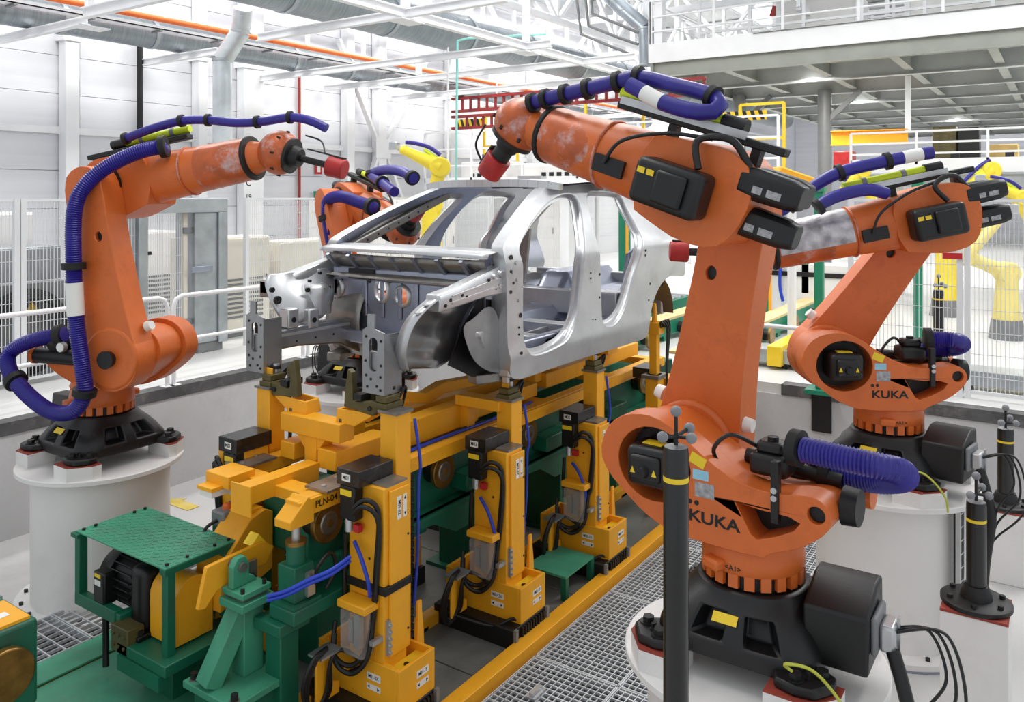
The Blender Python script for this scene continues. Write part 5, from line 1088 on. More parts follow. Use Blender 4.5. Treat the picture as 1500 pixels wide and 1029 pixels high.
# cover plate on the floor and left machine
o = MB().bx(1.6, 2.80, 3.75, 4.66, .0, .10).bx(1.6, 2.80, 4.66, 4.88, .103, .115).build('cover_plate', 'green_light', bevel=.004); tag(o, 'flat dirty green steel cover plate on the pit floor', 'plate')
t = thing('machine_cabinet', 'dark green machine housing with a yellow top plate and bronze roller', 'machine', (1.95, 4.6, 0))
gx = 2.02; g0 = PZ(49, 900, .72)
MB().bx(1.6, g0.x, g0.y - .05, g0.y + .42, .30, .72).build('body', 'green', t, world=True, bevel=.02, seg=3); MB().bx(1.6, g0.x - .03, g0.y - .03, g0.y + .24, .72, .735).build('top_plate', 'yellow', t, world=True); plate('label', (g0.x - .12, g0.y + .08, .7365), (1, 0, 0), (0, 1, 0), .07, .05, 'label_white', t, world=True)
MB().bx(1.6, g0.x - .05, g0.y - .02, g0.y + .3, .0, .30).build('stand', 'green', t, world=True, bevel=.02)
MB().cyl((g0.x - .17, g0.y - .06, .52), (g0.x - .17, g0.y - .11, .52), .13, None, 32).build('roller', 'brass', t, world=True, bevel=.008)
t = thing('cable_trough', 'open galvanised cable trough on the floor beside the left pedestal', 'trough', (2.6, 5.9, 0))
MB().bx(1.4, 2.56, 5.75, 5.76, 0, .18).build('side', 'galv', t, world=True); MB().bx(1.4, 2.56, 6.2, 6.21, 0, .18).build('side', 'galv', t, world=True); MB().bx(1.4, 2.56, 5.76, 6.2, 0, .008).build('bottom', 'pit_dark', t, world=True); MB().bx(2.55, 2.56, 5.76, 6.2, 0, .18).build('end', 'galv', t, world=True)
for k in range(4): hose([(1.4, 5.85 + .07 * k, .03), (2.0, 5.9 + .06 * k, .03), (2.5, 5.84 + .07 * k, .03)], .016, 'cable', 'cable', t, world=True, corr=False)
o = MB().bx(4.15, 8.0, 4.80, 4.95, 0, .11).build('cable_duct', 'galv'); tag(o, 'flat grey cable duct on the pit floor behind the stations', 'duct')
t = thing('floor_marking', 'yellow arrow painted on the pit floor near the left pedestal', 'marking', tuple(PZ(265, 738, .002))); MB().prism([(-.07, -.2), (.05, -.2), (.05, .06), (.10, .06), (0, .2), (-.12, .06), (-.07, .06)], 0, .003, (), Matrix(((1, 0, 0, 0), (0, 0, 1, 0), (0, 1, 0, 0), (0, 0, 0, 1)))).build('paint', 'floor_paint', t)
# ================================================================ fences, rails, background
def handrail(label, p0, p1, h=.86, n=2, mid=True, m='white_steel', r=.022, group=None):
    p0, p1 = Vector(p0), Vector(p1); t = thing('handrail', label, 'railing', tuple(p0), 0, group); d = p1 - p0; L = d.length; u = d / L; Z = Vector((0, 0, 1))
    c = .09
    pts = [Z * 0, Z * (h - c), Z * (h - c * .3) + u * c * .3, Z * h + u * c, Z * h + d - u * c, Z * (h - c * .3) + d - u * c * .3, Z * (h - c) + d, d]
    MB().tube(pts, r, 10).build('top_rail', m, t, smooth=60)
    if mid: MB().tube([Z * h * .5, Z * h * .5 + d], r * .85, 10).build('mid_rail', m, t, smooth=60)
    for q in [d * 0, d] + [d * (k / (n - 1)) for k in range(1, n - 1)]:
        MB().bx(-.05, .05, -.05, .05, 0, .01, Matrix.Translation(q)).build('base_plate', m, t)
    for k in range(1, n - 1): MB().tube([d * (k / (n - 1)), d * (k / (n - 1)) + Z * h], r, 10).build('post', m, t)
    return t
for i in range(4):
    x = 1.35 + i * 1.69
    handrail(['white tubular handrail on the pit edge behind the left robot base', 'white tubular handrail on the pit edge right of the left robot', 'white tubular handrail on the pit edge behind the front of the car body', 'white tubular handrail on the pit edge behind the second left robot'][i], (x, PITY + .06, UPZ), (x + 1.62, PITY + .06, UPZ))
handrail('white tubular handrail on the right pit edge between the two right robots', (PITX + .07, 2.6, UPZ), (PITX + .07, 1.75, UPZ), .55, 2, False)
def fence_panel(label, p0, p1, z0, z1, group, sp=.034, m='white_wire', solid=0):
    p0, p1 = Vector(p0), Vector(p1); t = thing('mesh_fence_panel', label, 'fence', (p0.x, p0.y, z0), 0, group); d = p1 - p0; L = d.length; u = d / L; h = z1 - z0; Z = Vector((0, 0, 1))
    for q in (0, L): MB().beam(u * q, u * q + Z * h, .05, .05).build('post', m, t)
    for z in (.06, h - .015): MB().beam(u * .02 + Z * z, u * (L - .02) + Z * z, .025, .025).build('rail', m, t)
    mb = MB(); n = int((L - .08) / sp)
    for i in range(n): q = .04 + i * sp + sp / 2; mb.beam(u * q + Z * .07, u * q + Z * (h - .02), .0055, .0055)
    k = int(h / .2)
    for i in range(1, k): mb.beam(u * .03 + Z * (i * h / k), u * (L - .03) + Z * (i * h / k), .0055, .0055)
    mb.build('wire_mesh', m, t, smooth=0, kind='stuff'); return t
FY = 8.35; ZT = 2.76
x = 2.6; i = 0
while x < 24:
    w = 1.3
    if not (4.75 < x + .65 < 6.15): fence_panel('white wire mesh fence panel along the left side of the cell' if x < 6 else 'white wire mesh fence panel behind the car body', (x, FY, 0), (x + w - .06, FY, 0), UPZ, ZT, 'mesh fence panels behind the car' if x > 6 else 'mesh fence panels on the left')
    x += w
for i in range(6):
    fence_panel('white wire mesh fence panel behind the right robots', (8.5, 1.75 - i * 1.0, 0), (8.5, .81 - i * 1.0, 0), UPZ, ZT, 'mesh fence panels on the right')
# sign on the right fence
c = thing('prohibition_sign', 'white no-entry pedestrian sign with red band on the right mesh fence', 'sign', tuple(PX(1395, 362, 8.46)))
MB().bx(-.004, 0, -.085, .085, -.11, .11).build('board', 'label_white', c); MB().bx(-.006, -.004, -.08, .08, -.11, -.055).build('red_band', 'ink_red', c)
MB().tube([(-.006, .062 * math.cos(2 * math.pi * k / 24), .03 + .062 * math.sin(2 * math.pi * k / 24)) for k in range(24)], .006, 6, True).build('ring', 'ink_red', c)
MB().beam((-.006, .045, .075), (-.006, -.045, -.015), .01, .003).build('slash', 'ink_red', c)
MB().cyl((-.007, 0, .068), (-.004, 0, .068), .010, None, 10).beam((-.006, 0, .058), (-.006, 0, .02), .016, .003).beam((-.006, 0, .02), (-.006, .02, -.012), .008, .003).beam((-.006, 0, .02), (-.006, -.02, -.012), .008, .003).beam((-.006, 0, .05), (-.006, .025, .025), .006, .003).beam((-.006, 0, .05), (-.006, -.025, .03), .006, .003).build('pictogram', 'ink', c)
# steel gate portal in the left fence
g = lambda u: PY(u, 400, FY).x
t = thing('gate_portal', 'galvanised sheet steel gate portal with box jambs in the left fence', 'gate', (g(178), FY, UPZ)); gw = lambda u0, u1, z0, z1, y0, y1, nm, m='galv', bv=.006: MB().bx(g(u0), g(u1), y0, y1, z0, z1).build(nm, m, t, world=True, bevel=bv)
gw(176, 206, UPZ, ZT - .171, FY, FY + .35, 'left_jamb'); gw(200, 213, UPZ, ZT - .171, FY - .05, FY - .001, 'jamb_trim'); gw(176, 330, ZT - .17, ZT, FY - .05, FY + .35, 'header'); gw(284, 330, UPZ + .12, ZT - .17, FY - .02, FY + .35, 'right_cabinet'); gw(317, 330, UPZ + .1, ZT - .171, FY - .05, FY - .021, 'jamb_trim')
gw(290, 326, UPZ, UPZ + .12, FY, FY + .3, 'plinth', 'lamp_grey'); gw(273, 279, UPZ, ZT - .17, FY + .05, FY + .1, 'gate_post', 'cream')
for z in (UPZ + .35, UPZ + 1.4): gw(271, 284, z, z + .07, FY + .02, FY + .05, 'hinge', 'lamp_grey')
gw(277, 308, UPZ + .95, UPZ + 1.02, FY - .06, FY - .02, 'lock_bar', 'steel_bluish'); gw(216, 224, UPZ + 1.18, UPZ + 1.22, FY + .02, FY + .05, 'handle', 'black')
mb = MB(); xa_, xb_ = g(213), g(272); n = 22
for k in range(n): q = xa_ + (xb_ - xa_) * (k + .5) / n; mb.bx(q - .0022, q + .0022, FY + .07, FY + .075, UPZ + .1, ZT - .18)
for k in range(8): mb.bx(xa_, xb_, FY + .07, FY + .075, UPZ + .15 + .2 * k, UPZ + .155 + .2 * k)
mb.build('gate_mesh', 'white_wire', t, world=True, smooth=0, kind='stuff')
# cabinets behind the fence
def cabinet(label, x0, x1, y0, y1, z1, m='white_paint', louv=False, z0=UPZ):
    t = thing('control_cabinet', label, 'cabinet', ((x0 + x1) / 2, (y0 + y1) / 2, z0)); w, d = (x1 - x0) / 2, (y1 - y0) / 2; h = z1 - z0
    MB().bx(-w, w, -d, d, .08, h).build('body', m, t, bevel=.01); MB().bx(-w + .03, w - .03, -d + .03, d - .03, 0, .08).build('plinth', 'lamp_grey', t)
    n = max(1, int(2 * w / .7))
    for k in range(n):
        a, b = -w + 2 * w * k / n + .01, -w + 2 * w * (k + 1) / n - .01; o = MB().bx(a, b, -d - .018, -d, .1, h - .02).build('door', m, t, bevel=.006); MB().bx(b - .07, b - .05, -d - .04, -d - .018, h * .5, h * .5 + .14).build('handle', 'lamp_grey', o)
        if louv:
            for q in range(9): MB().bx(a + .06, b - .1, -d - .026, -d - .018, .25 + .06 * q, .28 + .06 * q).build('louvre', 'lamp_grey', o)
    return t
cabinet('tall white control cabinet behind the left fence left of the gate', 2.8, 4.6, 9.6, 10.2, 2.6); cabinet('white control cabinet behind the gate portal', 5.6, 6.8, 10.2, 10.8, 2.3, 'white_paint', True); cabinet('low grey louvred cabinet right of the gate portal', 6.15, 7.3, 8.9, 9.4, 2.25, 'cream', True)
cabinet('low pale cabinet between the gate portal and the second left robot', 7.5, 8.7, 8.95, 9.4, 2.15, 'cream'); cabinet('row of white cabinets behind the car roof opening', 9.8, 13.0, 10.2, 10.9, 2.7); cabinet('white cabinet far behind the rear door opening', 15, 18, 10, 10.7, 2.8); cabinet('grey sheet metal housing behind the left robot arm', 3.85, 4.6, 9.0, 9.45, 2.25, 'galv')
t = thing('hose_coil', 'black cable coil with yellow warning triangle hanging behind the left fence', 'cable coil', (2.75, 8.6, UPZ)); cc = PY(38, 487, 8.6)
for q in range(5): MB().tube([(cc.x + (.42 - .02 * q) * math.cos(a * .2618), 8.6 - .03 * q, cc.z + (.42 - .02 * q) * math.sin(a * .2618)) for a in range(24)], .022, 8, True).build('cable_turn', 'rubber', t, world=True, smooth=60)
MB().bx(cc.x - .6, cc.x + .45, 8.66, 8.9, UPZ, 1.9).build('rack', 'lamp_grey', t, world=True)
for dx in (-.45, .07): MB().prism([(cc.x + dx - .08, cc.z + .17), (cc.x + dx + .08, cc.z + .17), (cc.x + dx, cc.z + .30)], 8.62, 8.63).build('warning_triangle', 'label_yellow', t, world=True)
# ---- conveyor beyond the pit
def line(y, lab, x0=8.1, x1=17):
    t = thing('transfer_conveyor', lab, 'conveyor', (x0, y, UPZ))
    MB().bx(x0 - .4, x1, y - .12, y + .12, 1.20, 1.23).build('wear_board', 'ply', t, world=True); MB().bx(x0, x1, y - .12, y + .12, 1.02, 1.20).build('beam', 'green_post', t, world=True, bevel=.005)
    k = x0 + .4
    while k < x1: 
        MB().bx(k, k + .12, y - .1, y + .1, UPZ, 1.02).build('leg', 'green_post', t, world=True); MB().cyl((k + .45, y - .20, 1.08), (k + .45, y - .23, 1.08), .11, None, 24).build('roller', 'brass', t, world=True); MB().cyl((k + .45, y - .21, 1.08), (k + .45, y - .12, 1.08), .07, None, 16).build('bearing', 'black', t, world=True)
        k += 1.1
line(3.2, 'pale board-topped transfer conveyor continuing behind the nearer right robot'); line(4.3, 'second board-topped transfer conveyor on the far side beyond the car body')
for u, v, lab in ((1172, 497, 'yellow stop beam standing beside the transfer conveyor'), (1130, 505, 'second yellow beam end beside the transfer conveyor')):
    p = PZ(u, v, 1.2); tag(MB().bx(p.x - .1, p.x + 1.4, p.y - .13, p.y + .02, UPZ + .04, 1.2).build('stop_beam', 'yellow_bright', bevel=.006), lab, 'beam')
t = thing('green_bracket', 'green bracket with black plate bolted to the right pit wall', 'bracket', (PITX, 1.95, .6)); p = PX(1203, 555, PITX - .02)
MB().bx(PITX - .02, PITX, p.y - .09, p.y + .09, .55, .92).build('black_plate', 'black', t, world=True); MB().bx(PITX - .16, PITX + .14, p.y - .12, p.y + .12, .93, .97).build('shelf', 'green_post', t, world=True); MB().bx(PITX - .08, PITX + .08, p.y - .04, p.y + .04, .97, 1.25).build('stub', 'green_post', t, world=True, bevel=.006)
for u, xx, w, yst, lab in ((1200, 10.2, .10, 0, 'green portal post right of the transfer conveyor'), (1124, 11.2, .09, 1, 'green portal post with yellow strip left of the transfer conveyor'), (915, 11.5, .14, 1, 'green portal post with yellow strip seen through the rear door opening'), (1345, 10.8, .09, 0, 'green post behind the right mesh fence')):
    p = PX(u, 300, xx); t = thing('portal_post', lab, 'post', (p.x, p.y, UPZ)); MB().bx(-w / 2, w / 2, -w / 2, w / 2, 0, 2.0).build('post', 'green_post', t, bevel=.005); MB().bx(-w, w, -w, w, 0, .02).build('base_plate', 'green_post', t)
    if yst: MB().bx(-w / 2 - .02, -w / 2, -w / 2 - .03, -w / 2 + .01, .1, 1.95).build('light_curtain', 'yellow', t)
    MB().bx(-w * .7, w * .7, -w * .7, w * .7, 1.88, 2.0).build('head', 'green_post', t)
# roller tables and guards between car rear and platform
t = thing('roller_table', 'low roller table with green frame behind the rear of the car body', 'conveyor', (9, 5.6, UPZ))
MB().bx(8.4, 12.5, 5.0, 6.4, UPZ + .14, UPZ + .2).build('bed', 'galv', t, world=True); MB().bx(8.4, 12.5, 4.92, 5.0, UPZ, UPZ + .24).build('side', 'green_post', t, world=True); MB().bx(8.4, 12.5, 6.4, 6.48, UPZ, UPZ + .24).build('side', 'green_post', t, world=True)
for k in range(16): MB().cyl((8.6 + .25 * k, 5.0, UPZ + .22), (8.6 + .25 * k, 6.4, UPZ + .22), .04, None, 12).build('roller', 'alu', t, world=True)
t = thing('floor_cable_tray', 'grey sheet metal cable duct on the upper floor behind the right robots', 'duct', (8.7, 2.4, UPZ)); MB().bx(8.75, 9.1, -2, 3.0, UPZ + .06, UPZ + .20).build('duct', 'galv', t, world=True, bevel=.005)
for k in range(6): MB().bx(8.8, 9.05, -1.8 + .85 * k, -1.7 + .85 * k, UPZ, UPZ + .06).build('foot', 'black', t, world=True)
# press unit behind conveyor
t = thing('pump_unit', 'grey pump unit with green column and blue hose beyond the transfer conveyor', 'machine', (13.0, 4.4, UPZ)); q = PX(1165, 400, 13.0)
MB().bx(12.8, 13.2, q.y - 1.2, q.y + 1.2, UPZ, 1.75).build('base', 'white_paint', t, world=True, bevel=.02); MB().bx(12.78, 12.8, q.y - 1.2, q.y + 1.2, 1.55, 1.62).build('dark_band', 'black', t, world=True); MB().bx(12.6, 13.0, q.y + .15, q.y + .5, 1.75, 2.1).build('hood', 'galv', t, world=True, bevel=.03); MB().bx(12.8, 12.9, q.y - .25, q.y - .15, 1.3, 2.25).build('column', 'green_post', t, world=True)
hose([(12.75, q.y - .05, 1.95), (12.7, q.y + .12, 1.75), (12.7, q.y + .15, 1.4), (12.7, q.y + .1, 1.15)], .025, 'hose', 'hose_small_blue', t, world=True, corr=False)
# ---- far platform with railing behind the car roof
def platform(label, x, y0, y1, zd, zr, posts, dep=2.0):
    t = thing('platform', label, 'platform', (x, (y0 + y1) / 2, UPZ))
    MB().bx(x, x + dep, y0, y1, zd - .06, zd).build('deck', 'deck_light', t, world=True); MB().bx(x - .02, x, y0, y1, zd - .16, zd + .1).build('edge_beam', 'white_steel', t, world=True)
    n = int((y1 - y0) / 1.1)
    for k in range(n + 1): yy = y0 + (y1 - y0) * k / n; MB().bx(x - .02, x + .02, yy - .02, yy + .02, zd, zr).build('railing_post', 'white_steel', t, world=True)
    for z in (zr, zd + (zr - zd) * .66, zd + (zr - zd) * .33): MB().bx(x - .018, x + .018, y0, y1, z - .018, z + .018).build('rail', 'white_steel', t, world=True)
    for yy in posts: MB().bx(x + .1, x + .3, yy - .1, yy + .1, UPZ, zd - .06).build('column', 'white_steel', t, world=True)
    return t
platform('white platform with railing on the far side above the car roof', 13.5, 3.9, 11.4, 3.05, 4.1, (5.2, 8, 11))
platform('grey overhead conveyor platform with railing behind the right fence', 16.5, -9, 3.4, 3.35, 3.95, (2.6, -1, -5))
for k, (y, z, w, h, m, lab) in enumerate([(10.3, 3.2, 1.2, .45, 'white_paint', 'white machine box on the platform above the windscreen'), (8.6, 3.2, 1.4, .35, 'white_paint', 'long white machine box on the platform above the car roof'), (7.0, 3.2, 1.1, .5, 'car_white', 'white housing on the platform beside the robot forearm'), (5.4, 3.2, 1.0, .4, 'white_paint', 'white machine box at the right end of the platform')]):
    t = thing('platform_machine', lab, 'machine', (14.4, y, 3.05)); MB().bx(-.3, .3, -w / 2, w / 2, .05, h).build('body', m, t, bevel=.03); MB().bx(-.34, .34, -w / 2 - .03, w / 2 + .03, 0, .05).build('skid', 'galv', t)
    for q in range(5): MB().bx(-.32, -.3, -w / 2 + .1 + q * .18, -w / 2 + .2 + q * .18, .12, .2).build('vent', 'black', t)
    MB().bx(-.2, 0, -.1, .1, h, h + .16).build('hood', 'yellow_bright' if k % 2 else 'lamp_grey', t)
for k in range(11):
    t = thing('conveyor_carrier', 'small black carrier block on the overhead conveyor behind the right fence', 'carrier', (16.8, -6 + .85 * k, 3.35), 0, 'black carriers on the overhead conveyor'); MB().bx(-.1, .1, -.12, .12, 0, .1).build('block', 'black', t, bevel=.01); MB().bx(-.05, .05, -.04, .1, .1, .2).build('clip', 'black', t, bevel=.01)
tag(MB().ibeam((16.45, -9, 3.05), (16.45, 3.4, 3.05), .12, .22).build('conveyor_girder', 'galv'), 'grey steel girder below the overhead conveyor platform', 'girder')
t = thing('crane_beam', 'yellow overhead crane beam under the mezzanine deck', 'crane', (19, 1.5, 4.3)); a, b = PX(1218, 203, 19), PX(1330, 200, 19); MB().ibeam(a, b, .2, .32).build('girder', 'yellow', t, world=True); MB().bx(18.95, 19.05, b.y - .05, b.y + .05, b.z + .1, 5.3).build('hanger', 'white_steel', t, world=True)
MB().bx(18.7, 19.1, a.y - .5, a.y - .1, a.z - .75, a.z - .3).build('trolley', 'tool_red', t, world=True, bevel=.03)
t = thing('red_monorail', 'dark red lattice monorail hanging above the platform', 'monorail', (14.2, 9.5, 4.7))
for z0, z1, ya_, yb_ in ((4.62, 4.9, 5.4, 11.2), (4.25, 4.5, 8.8, 11.2)):
    for z in (z0, z1): MB().bx(14.15, 14.25, ya_, yb_, z - .03, z + .03).build('chord', 'red_truss', t, world=True)
    n = int((yb_ - ya_) / .22)
    for k in range(n): MB().bx(14.18, 14.22, ya_ + k * .22, ya_ + .05 + k * .22, z0, z1).build('web', 'red_truss', t, world=True)
for y in (9, 10, 11): MB().bx(14.19, 14.21, y, y + .02, 4.9, 5.9).build('hanger', 'white_steel', t, world=True)
def ladder_frame(label, x, y, z0, h, w, m='yellow_bright'):
    t = thing('lifting_frame', label, 'frame', (x, y, z0))
    for s in (-1, 1): MB().bx(-.025, .025, s * w / 2 - .025, s * w / 2 + .025, 0, h).build('upright', m, t)
    for z in (h, h * .55): MB().bx(-.02, .02, -w / 2, w / 2, z - .025, z + .025).build('crossbar', m, t)
ladder_frame('yellow frame standing on the platform behind the pale turquoise pipe', 14.9, 10.4, 3.05, 1.5, .9); ladder_frame('yellow frame on the platform above the robot forearm', 14.9, 7.6, 3.05, 1.65, 1.3); ladder_frame('yellow frame on the platform near the mezzanine column', 14.9, 4.6, 3.05, 1.4, .8)
for u, v, lab in ((690, 180, 'yellow and black hazard board behind the pale turquoise pipe'), (1088, 170, 'yellow and black hazard board under the mezzanine edge')):
    p = PX(u, v, 15.2); t = thing('hazard_board', lab, 'sign', tuple(p)); MB().bx(-.01, .01, -.45, .45, -.09, .09).build('board', 'yellow_bright', t)
    for k in range(6): MB(Myz).prism([(-.42 + .15 * k, -.09), (-.35 + .15 * k, -.09), (-.29 + .15 * k, .09), (-.36 + .15 * k, .09)], -.014, -.01).build('stripe', 'hazard_black', t)
    MB().bx(-.01, .01, -.02, .02, -p.z + 3.05, -.09).build('post', 'white_steel', t)
# ---- yellow robots
def at(u, v, f): k = (u - CX) / F; return Vector((CA * f + SA * k * f, SA * f - CA * k * f, CAMZ - (v - HY) * f / F))
def yrobot(label, f, sh, el, wr, tool, base=UPZ, m='robot_yellow', k=1):
    S_, E_, W_, T_ = (at(*q, f) for q in (sh, el, wr, tool)); t = thing('yellow_robot', label, 'robot', (S_.x, S_.y, base))
    MB().cyl((S_.x, S_.y, base), (S_.x, S_.y, base + .25), .28 * k, .24 * k, 20).build('base', 'lamp_grey', t, world=True); MB().loft([[(S_.x + r_ * math.cos(a * .3927), S_.y + r_ * math.sin(a * .3927), z) for a in range(16)] for r_, z in ((.22 * k, base + .25), (.2 * k, base + .4), (.16 * k, S_.z))]).build('turret', m, t, world=True)
    n = Vector((-SA, CA, 0)).cross(Vector((0, 0, 1))); n = Vector((CA, SA, 0))
    for q, r_ in ((S_, .19), (E_, .17)): MB().cyl(q - n * .13 * k, q + n * .13 * k, r_ * k, None, 20).build('joint', m, t, world=True, bevel=.02)
    MB().tube([S_, S_.lerp(E_, .5), E_], [.14 * k, .11 * k, .12 * k], 12).build('lower_arm', m, t, world=True); MB().tube([E_, E_.lerp(W_, .4), W_], [.15 * k, .11 * k, .075 * k], 14).build('upper_arm', m, t, world=True)
    MB().sphere(W_, .085 * k).build('wrist', m, t, world=True); MB().tube([W_, T_], .05 * k, 10).build('tool_adapter', 'alu', t, world=True); MB().bx(T_.x - .05, T_.x + .05, T_.y - .07, T_.y + .07, T_.z - .06, T_.z + .06).build('gripper', 'alu', t, world=True, bevel=.01)
    up = Vector((0, 0, .22 * k)); hose([E_ + up * .9, E_.lerp(W_, .3) + up * 1.1, E_.lerp(W_, .7) + up * .9, W_ + up * .6], .035 * k, 'hose', 'hose_blue', t, world=True, corr=False)
    MB().tube([E_ + up * .5, E_.lerp(W_, .45) + up * .75], .03 * k, 8).build('tube', 'lime', t, world=True)
yrobot('yellow robot lifting a silver gripper in front of the wall bracing', 12.2, (632, 300), (645, 245), (592, 220), (578, 214), UPZ, k=.9)
yrobot('pale yellow robot with folded arm behind the right mesh fence', 10.5, (1475, 400), (1412, 375), (1468, 318), (1482, 306), UPZ, 'robot_pale', .75)
yrobot('yellow robot raised above the right mesh fence behind the taped robot arm', 12.5, (1385, 330), (1450, 250), (1400, 290), (1385, 300), UPZ, k=.8)
yrobot('yellow robot at the far right behind the mesh fence', 12.0, (1530, 380), (1495, 290), (1450, 268), (1436, 262), UPZ, k=.7)
yrobot('small yellow robot behind the taped robot arm beyond the conveyor', 14, (1290, 330), (1262, 250), (1235, 278), (1225, 286), UPZ, k=.8)
t = thing('yellow_hood', 'yellow sheet metal hood behind the motors of the large robot', 'hood', tuple(at(1160, 262, 9.5))); p = at(1160, 262, 9.5)
MB().loft([[(p + Vector((SA, -CA, 0)) * (x + dx) + Vector((0, 0, 1)) * (z) + Vector((CA, SA, 0)) * dd) for dx, dd in ((0, -.12), (0, .12))] + [] for x, z in ()]) if False else None
MB().beam(p + Vector((SA, -CA, 0)) * -.2 + Vector((0, 0, .08)), p + Vector((SA, -CA, 0)) * .2 + Vector((0, 0, -.06)), .3, .14).build('shell', 'yellow', t, world=True, bevel=.02); MB().tube([p + Vector((0, 0, -.05)), Vector((p.x, p.y, UPZ))], .05, 10).build('stand', 'white_steel', t, world=True)
# ---- mezzanine
MXX, MYL, MZ = 15.7, 7.2, 5.3
mz = thing('mezzanine', 'grey steel mezzanine with white edge and guard rail under the hall roof', 'mezzanine', (MXX, 0, MZ))
MB().bx(MXX, 40, -12, MYL, MZ + .42, MZ + .5).build('deck', 'deck_grey', mz, world=True)
MB().bx(MXX - .03, MXX, -12, MYL, MZ + .22, MZ + .62).build('fascia', 'white_steel', mz, world=True, bevel=.004); MB().ibeam((MXX + .08, -12, MZ + .12), (MXX + .08, MYL, MZ + .12), .16, .36).build('edge_beam', 'deck_grey', mz, world=True)
MB().ibeam((MXX, MYL - .08, MZ + .12), (40, MYL - .08, MZ + .12), .16, .36).build('edge_beam', 'deck_grey', mz, world=True)
for k in range(12): y = MYL - 1.5 - 1.55 * k; MB().ibeam((MXX + .1, y, MZ + .2), (40, y, MZ + .2), .16, .42).build('joist', 'deck_grey', mz, world=True)
for k in range(9): x = MXX + 2.4 + 2.5 * k; MB().ibeam((x, -12, MZ + .1), (x, MYL - .1, MZ + .1), .18, .38).build('girder', 'deck_light', mz, world=True)
for k in range(36): x = MXX + .5 + .62 * k; MB().bx(x, x + .28, -12, MYL - .1, MZ + .37, MZ + .42).build('deck_rib', 'deck_light', mz, world=True)
zt0, zt1 = MZ + .62, MZ + 1.5
for k in range(14): y = MYL - .05 - 1.35 * k; MB().bx(MXX - .025, MXX + .015, y - .025, y + .025, MZ + .45, zt1).build('railing_post', 'white_steel', mz, world=True)
for z in (zt1, zt0 + .55, zt0 + .25): MB().tube([(MXX - .005, -12, z), (MXX - .005, MYL, z)], .018, 8).build('rail', 'white_steel', mz, world=True)
for k in range(12): x = MXX + 1.6 * k; MB().bx(x - .025, x + .025, MYL - .05, MYL, MZ + .45, zt1).build('railing_post', 'white_steel', mz, world=True)
for z in (zt1, zt0 + .55): MB().tube([(MXX, MYL - .02, z), (36, MYL - .02, z)], .018, 8).build('rail', 'white_steel', mz, world=True)
MB().cyl((MXX - .05, 5.0, MZ + .6), (MXX - .05, -12, MZ + .6), .012, None, 8).build('conduit', 'pipe_grey', mz, world=True)
for u, v in ((1208, 240), (945, 200)):
    p = PX(u, v, 20.5); t = thing('mezzanine_column', 'grey steel pipe column carrying the mezzanine behind the conveyors' if u > 1000 else 'grey steel column under the mezzanine corner', 'column', (p.x, min(p.y, 6.9), UPZ)); MB().cyl((0, 0, 0), (0, 0, MZ - UPZ + .02), .16, None, 24).build('shaft', 'pipe_grey', t); MB().bx(-.25, .25, -.25, .25, 0, .03).build('base_plate', 'pipe_grey', t); MB().beam((0, 0, MZ - UPZ - .8), (0, -.8, MZ - UPZ - .05), .12, .12).build('brace', 'pipe_grey', t)
p = PX(958, 40, 16.6); t = thing('roof_column', 'broad white column standing on the mezzanine edge beside the galvanised duct', 'column', (p.x, p.y, MZ + .5)); MB().bx(-.15, .15, -.2, .2, 0, 2.9).build('shaft', 'white_steel', t, bevel=.006); MB().bx(-.16, -.15, -.22, -.19, 0, 2.9).build('edge_strip', 'green_post', t)
t = thing('roof_column', 'slim white post at the left corner of the mezzanine railing', 'column', (MXX + .1, MYL - .2, MZ + .5)); MB().bx(-.09, .09, -.09, .09, 0, 3.0).build('shaft', 'white_steel', t)
t = thing('mezzanine_duct', 'galvanised duct slanting down to the mezzanine corner', 'duct', tuple(PX(948, 95, 16.2))); L_ = [PX(880, -18, 16.2), PX(915, 15, 16.2), PX(946, 42, 16.2), PX(948, 95, 16.2)]
for a, b in zip(L_, L_[1:]): MB().cyl(a, b, .17, None, 20).build('segment', 'duct', t, world=True); MB().cyl(b + Vector((0, 0, -.02)), b + Vector((0, 0, .02)), .185, None, 20).build('joint_ring', 'galv', t, world=True)
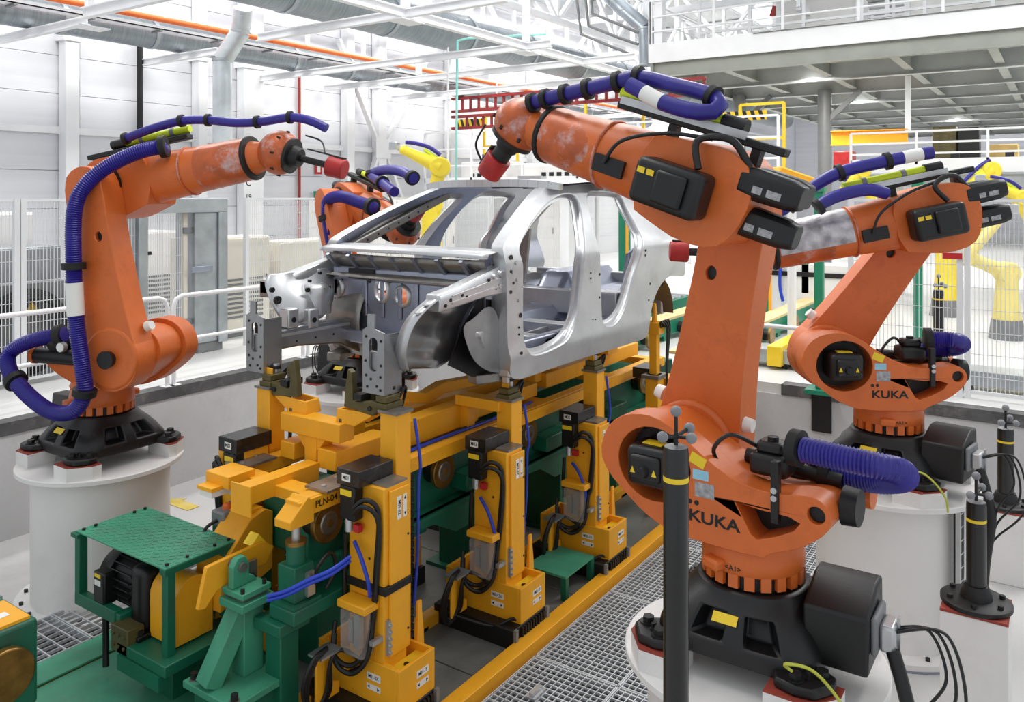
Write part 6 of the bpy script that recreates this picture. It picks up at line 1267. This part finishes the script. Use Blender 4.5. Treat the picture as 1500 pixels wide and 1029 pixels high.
for k, (y, w, h, lab) in enumerate([(4.3, 1.6, 1.1, 'white plant unit with open frame on the mezzanine'), (1.5, 2.2, .9, 'long white plant unit on the mezzanine'), (-1.8, 1.8, 1.2, 'tall white plant unit near the far end of the mezzanine')]):
    t = thing('plant_unit', lab, 'machine', (18.2, y, MZ + .5)); MB().bx(-.5, .5, -w / 2, w / 2, .1, h).build('body', 'white_paint', t, bevel=.02)
    for s in (-1, 1): MB().bx(-.55, -.5, s * w / 2 - .05, s * w / 2 + .05, 0, h + .5).build('frame_post', 'white_steel', t)
    MB().beam((-.52, -w / 2, h + .46), (-.52, w / 2, h + .46), .08, .1).build('frame_beam', 'white_steel', t); MB().beam((-.52, -w / 2, h), (-.52, w / 2, h + .44), .06, .08).build('brace', 'white_steel', t)
    MB().cyl((0, -w / 2, h + .3), (0, w / 2, h + .3), .16, None, 18).build('pipe', 'galv', t)
for k, (x, h) in enumerate(((17.0, 1.5), (20.5, 1.7), (24.0, 2.0))):
    t = thing('inner_railing', ['white inner railing close behind the mezzanine guard rail', 'white railing in the middle of the mezzanine', 'white railing at the back of the mezzanine'][k], 'railing', (x, 0, MZ + .5))
    for q in range(16): MB().bx(-.03, .03, 6.6 - q * 1.1 - .03, 6.6 - q * 1.1 + .03, 0, h + (.9 if q % 3 == 0 else 0)).build('post', 'white_steel', t)
    for z in (h, h * .66, h * .33): MB().bx(-.025, .025, -10, 6.6, z - .025, z + .025).build('rail', 'white_steel', t)
tag(MB().beam(PX(1392, 42, 16.3), PX(1455, 37, 16.3), .06, .06).build('warning_bar', 'yellow'), 'thin yellow bar behind the mezzanine guard rail', 'bar')
t = thing('mezzanine_screen', 'rust coloured mesh screen leaning on the mezzanine', 'screen', (19.5, 5.2, MZ + .5)); MB().beam((0, -2.0, .45), (0, .6, 1.35), .04, .25).build('screen', 'pipe_red', t); MB().bx(-.03, .03, -.1, 0, 0, 1.1).build('stand', 'yellow', t)
for u, v, w, h, m, lab in ((1469, 222, .5, .25, 'wood_box', 'tan wooden box on the overhead conveyor'), (1420, 205, .35, .45, 'black', 'black hoist unit on the overhead conveyor behind the fence'), (1385, 206, .4, .5, 'olive', 'dark drive unit beside the yellow crane beam')):
    p = PX(u, v, 17.5); t = thing('conveyor_load', lab, 'equipment', (p.x, p.y, 3.35)); MB().bx(-.2, .2, -w / 2, w / 2, 0, h + max(0, p.z - 3.35 - h / 2)).build('body', m, t, bevel=.02); MB().bx(-.22, .22, -w / 2 - .02, w / 2 + .02, 0, .04).build('base', 'lamp_grey', t)
